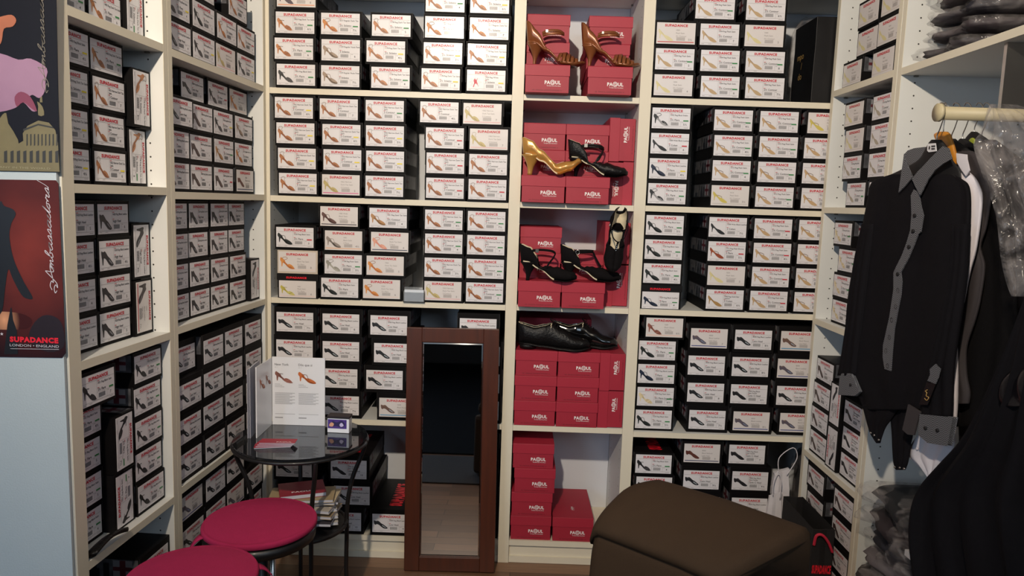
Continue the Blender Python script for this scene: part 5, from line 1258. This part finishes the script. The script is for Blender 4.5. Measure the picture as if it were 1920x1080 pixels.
# ------------------------------------------------------------------ posters
PY = -.972
slab('wall_left_return', (-.41, -.970, 0), (-.0475, -.9635, 2.45), wallblue)
def pw_(px, py): p = hit(px, py, (0, PY, 0), (0, 1, 0)); return (p.x, p.z)
def poly_px(mb, pts, m, off): mb.poly([pw_(*p) for p in pts], m, PY-off); return mb
def grad_mat(name, c0, c1, cen, r, rough=.5):
    m = bpy.data.materials.new(name); m.use_nodes = True; nt = m.node_tree; b = nt.nodes['Principled BSDF']; b.inputs['Roughness'].default_value = rough; b.inputs['Specular IOR Level'].default_value = .25
    tc = nt.nodes.new('ShaderNodeTexCoord'); mp = nt.nodes.new('ShaderNodeMapping'); mp.inputs['Location'].default_value = (-cen[0]/r, 0, -cen[1]/r); mp.inputs['Scale'].default_value = (1/r, 0, .7/r); mp.inputs['Location'].default_value = (-cen[0]/r, 0, -.7*cen[1]/r)
    g = nt.nodes.new('ShaderNodeTexGradient'); g.gradient_type = 'SPHERICAL'; n = nt.nodes.new('ShaderNodeTexNoise'); n.inputs['Scale'].default_value = 14
    mm = nt.nodes.new('ShaderNodeMath'); mm.operation = 'MULTIPLY'; mx = nt.nodes.new('ShaderNodeMix'); mx.data_type = 'RGBA'; mx.inputs[6].default_value = lin(c0); mx.inputs[7].default_value = lin(c1)
    nt.links.new(tc.outputs['Object'], mp.inputs[0]); nt.links.new(mp.outputs[0], g.inputs[0]); nt.links.new(tc.outputs['Object'], n.inputs['Vector']); nt.links.new(g.outputs['Fac'], mm.inputs[0]); ad = nt.nodes.new('ShaderNodeMath'); ad.operation = 'ADD'; ad.inputs[1].default_value = .45; nt.links.new(n.outputs['Fac'], ad.inputs[0]); nt.links.new(ad.outputs[0], mm.inputs[1]); nt.links.new(mm.outputs[0], mx.inputs[0]); nt.links.new(mx.outputs[2], b.inputs['Base Color'])
    return m
def script_word(letters):
    G = {'a': ([(0,.3),(.3,.9),(.7,1),(.3,.95),(.05,.5),(.25,0),(.6,.3),(.8,1),(.7,.3),(.85,0),(1.1,.3)], 1.05), 'm': ([(0,.3),(.2,1),(.15,0),(.25,.6),(.5,1),(.5,0),(.6,.6),(.85,1),(.9,.1),(1.2,.3)], 1.15),
         'b': ([(0,.3),(.4,1.6),(.5,2.3),(.25,2.1),(.15,.5),(.3,0),(.65,.3),(.5,.9),(.75,.75),(.95,.8)], .9), 's': ([(0,.3),(.4,1.15),(.5,.5),(.3,0),(.05,.15),(.4,.05),(.75,.35)], .72),
         'd': ([(0,.3),(.3,.9),(.65,1),(.25,.9),(.05,.4),(.25,0),(.6,.4),(1.0,2.3),(.75,.4),(.85,0),(1.1,.3)], 1.05), 'o': ([(0,.3),(.4,1),(.1,.6),(.25,0),(.6,.3),(.5,.95),(.9,.75)], .85), 'r': ([(0,.3),(.25,1.15),(.4,.9),(.65,.95),(.5,.2),(.7,0),(.95,.3)], .9)}
    out = []; x = 1.3
    out.append([(-1.0,-.55),(-1.25,.0),(-.75,.25),(-.35,-.25),(-.7,-.8),(-.2,-.6),(.4,.6),(1.15,2.35),(1.25,2.4),(1.15,1.2),(1.1,.2),(1.35,.15)])
    out.append([(-.9,.9),(-.4,1.4),(.1,.9),(-.1,.4),(.5,.55),(1.5,1.1),(2.1,1.0)])
    for l in letters[1:]:
        p, adv = G[l]; out.append([(x+a+.25*b, b) for a, b in p]); x += adv
    return out, x
def script(mb, pA, pB, hpx, m, off, word='Ambassadors', wd=.0011):
    """written from pixel pA towards pB, letters rise towards the left"""
    st, L = script_word(word); dx, dy = (pB[0]-pA[0])/L, (pB[1]-pA[1])/L
    ln = math.hypot(dx, dy); nx, ny = dy/ln, -dx/ln
    for s in st:
        q = smooth_pts([(pA[0]+a*dx+b*hpx*nx, pA[1]+a*dy+b*hpx*ny) for a, b in [(v[0], v[1]) for v in s]] and [Vector((pA[0]+a*dx+b*hpx*nx, pA[1]+a*dy+b*hpx*ny)) for a, b in s], 5)
        mb.stroke([pw_(p.x, p.y) for p in q], wd, m, PY-off)
silver = mat('print_silver', (206, 200, 206), .35, var=0); goldp = mat('print_dull_gold', (120, 108, 70), .4, var=.15, scale=40); golddk = mat('print_gold_dark', (48, 42, 30), .4)
navy = grad_mat('poster_navy', (7, 6, 10), (15, 11, 20), pw_(20, 160), .3)
pk1 = mat('print_dress_pink', (166, 128, 152), .5, col2=(128, 92, 118), scale=9); pk2 = mat('print_dress_rose', (130, 60, 80), .5, col2=(110, 44, 70), scale=12); skin = mat('print_skin', (176, 104, 70), .4, col2=(130, 70, 44), scale=14)
t = thing('poster', 'upper poster, dancer in pink dress above a domed cathedral at night', 'poster', (0, 0, 0))
mb = MB(); a, b, c, d = (-170, -260), (100, -260), (112, 323), (-170, 318); q = [pw_(*p) for p in (a, b, c, d)]
mb.poly(q, navy, PY, th=.0012); sh = mb.build('poster_sheet', t)
mb = MB()
poly_px(mb, [(-170, 222), (0, 228), (8, 212), (12, 212), (18, 244), (34, 270), (44, 264), (43, 250), (52, 236), (72, 226), (92, 230), (104, 244), (109, 268), (112, 322), (-170, 317)], goldp, .0004)
poly_px(mb, smooth_pts([(10, 213), (16, 232), (34, 262), (38, 300), (30, 308), (0, 306), (-20, 260), (0, 222)], 2, True), goldp, .0005)
for x in range(50, 108, 7): poly_px(mb, [(x, 252), (x+2.5, 251), (x+2.5, 272), (x, 274)], golddk, .0007)
poly_px(mb, [(44, 242), (72, 232), (100, 238), (101, 241), (72, 235), (44, 246)], golddk, .0007)
for x in range(8, 108, 12): poly_px(mb, [(x, 284), (x+6, 282), (x+6, 305), (x, 305)], golddk, .0007)
poly_px(mb, smooth_pts([(70, 190), (80, 200), (83, 216), (72, 216), (72, 200)], 2, True), goldp, .0005)
poly_px(mb, [(76, 178), (79, 178), (80, 192), (75, 192)], goldp, .0006)
mb.build('cathedral_print', sh)
mb = MB()
poly_px(mb, smooth_pts([(-170, 90), (-60, 95), (0, 100), (35, 112), (58, 110), (88, 128), (86, 150), (84, 172), (74, 184), (62, 178), (56, 184), (68, 206), (60, 208), (44, 192), (30, 202), (0, 210), (-60, 214), (-170, 200)], 3, True), pk1, .0007)
poly_px(mb, smooth_pts([(28, 182), (40, 172), (58, 182), (70, 208), (60, 204), (44, 192), (32, 200)], 3, True), pk2, .0009)
mb.build('pink_dress_print', sh)
mb = MB(); poly_px(mb, smooth_pts([(-20, 40), (0, 32), (22, 28), (31, 38), (24, 50), (8, 54), (4, 76), (-4, 86), (-30, 80)], 3, True), skin, .0008); mb.build('dancer_print', sh)
mb = MB(); script(mb, (87, 150), (80, -52), 5.6, mat('print_script_gold', (118, 110, 96), .4, var=0), .0011); mb.build('script_lettering', sh)
mb = MB(); x0, z0 = pw_(95, 318); mb.text('THE LARGEST DANCE SHOE COMPANY IN THE WORLD', x0, z0, .0050, mat('print_pale_gold', (150, 142, 110), .4, var=0), PY-.0009, align='RIGHT', width=abs(pw_(95, 318)[0]-pw_(-160, 318)[0])); mb.build('caption_lettering', sh)
t = thing('poster', 'lower poster, dark red with a black dancer silhouette and red lettering', 'poster', (0, 0, 0))
redg = grad_mat('poster_dark_red', (36, 8, 13), (120, 44, 36), pw_(52, 470), .15)
mb = MB(); q = [pw_(*p) for p in ((-170, 334), (104, 338), (109, 344), (123, 662), (116, 671), (-170, 667))]; mb.poly(q, redg, PY, th=.0012); sh = mb.build('poster_sheet', t)
blkp_ = mat('print_black', (14, 9, 12), .4, var=0)
glow = grad_mat('poster_warm_horizon', (60, 14, 14), (226, 160, 120), pw_(8, 600), .03)
mb = MB(); poly_px(mb, smooth_pts([(-60, 586), (0, 584), (40, 588), (60, 600), (50, 616), (0, 618), (-60, 614)], 3, True), glow, .0004); mb.build('horizon_print', sh)
mb = MB(); poly_px(mb, smooth_pts([(0, 378), (8, 386), (24, 392), (30, 402), (22, 418), (18, 440), (22, 470), (30, 496), (46, 530), (62, 558), (52, 560), (40, 552), (24, 522), (16, 505), (10, 540), (4, 584), (-12, 586), (-16, 480), (-20, 420)], 3, True), blkp_, .0006)
poly_px(mb, [(14, 610), (20, 578), (22, 576), (25, 600), (32, 620), (34, 664), (8, 664)], blkp_, .0005); poly_px(mb, smooth_pts([(56, 640), (60, 612), (80, 592), (104, 594), (118, 612), (120, 650), (90, 660)], 3, True), mat('print_dome_dark', (30, 8, 14), .4, var=0), .0005)
mb.build('dancer_print', sh)
mb = MB(); script(mb, (103, 528), (92, 352), 6.2, silver, .0010, wd=.0013); mb.stroke([pw_(*p) for p in [(92, 352), (84, 346), (70, 338)]], .0008, silver, PY-.001); mb.build('script_lettering', sh)
mb = MB(); a = pw_(19, 640); b = pw_(110, 640); mb.text('SUPADANCE', (a[0]+b[0])/2, a[1], .0132, redglow, PY-.0009, bold=.06, width=b[0]-a[0])
a = pw_(19, 649); b = pw_(111, 650); mb.text('LONDON • ENGLAND', (a[0]+b[0])/2, a[1], .0070, silver, PY-.0009, width=b[0]-a[0]); mb.stroke([pw_(20, 653.5), pw_(111, 655)], .0008, silver, PY-.0009)
c = pw_(4, 626); mb.poly([(c[0]+(.0035 if k % 2 == 0 else .0015)*math.sin(k*PI/5), c[1]+(.0035 if k % 2 == 0 else .0015)*math.cos(k*PI/5)) for k in range(10)], silver, PY-.0009)
mb.build('brand_lettering', sh)
# dark mat and carpet behind the camera (seen in the mirror)
t = thing('floor_mat', 'dark brown mat on the floor reflected in the standing mirror', 'mat', (.55, -1.35, .0005)); mb = MB(); mb.box((-.8, -.26, 0), (.8, .26, .006), mat('dark_brown_mat', (38, 28, 24), .9)); mb.build('mat_pile', t, bevel=.003)
slab('floor_hall', (-1.35, -5.9, .0006), (2.4, -1.66, .008), mat('black_carpet', (14, 13, 15), .95, spec=.05))
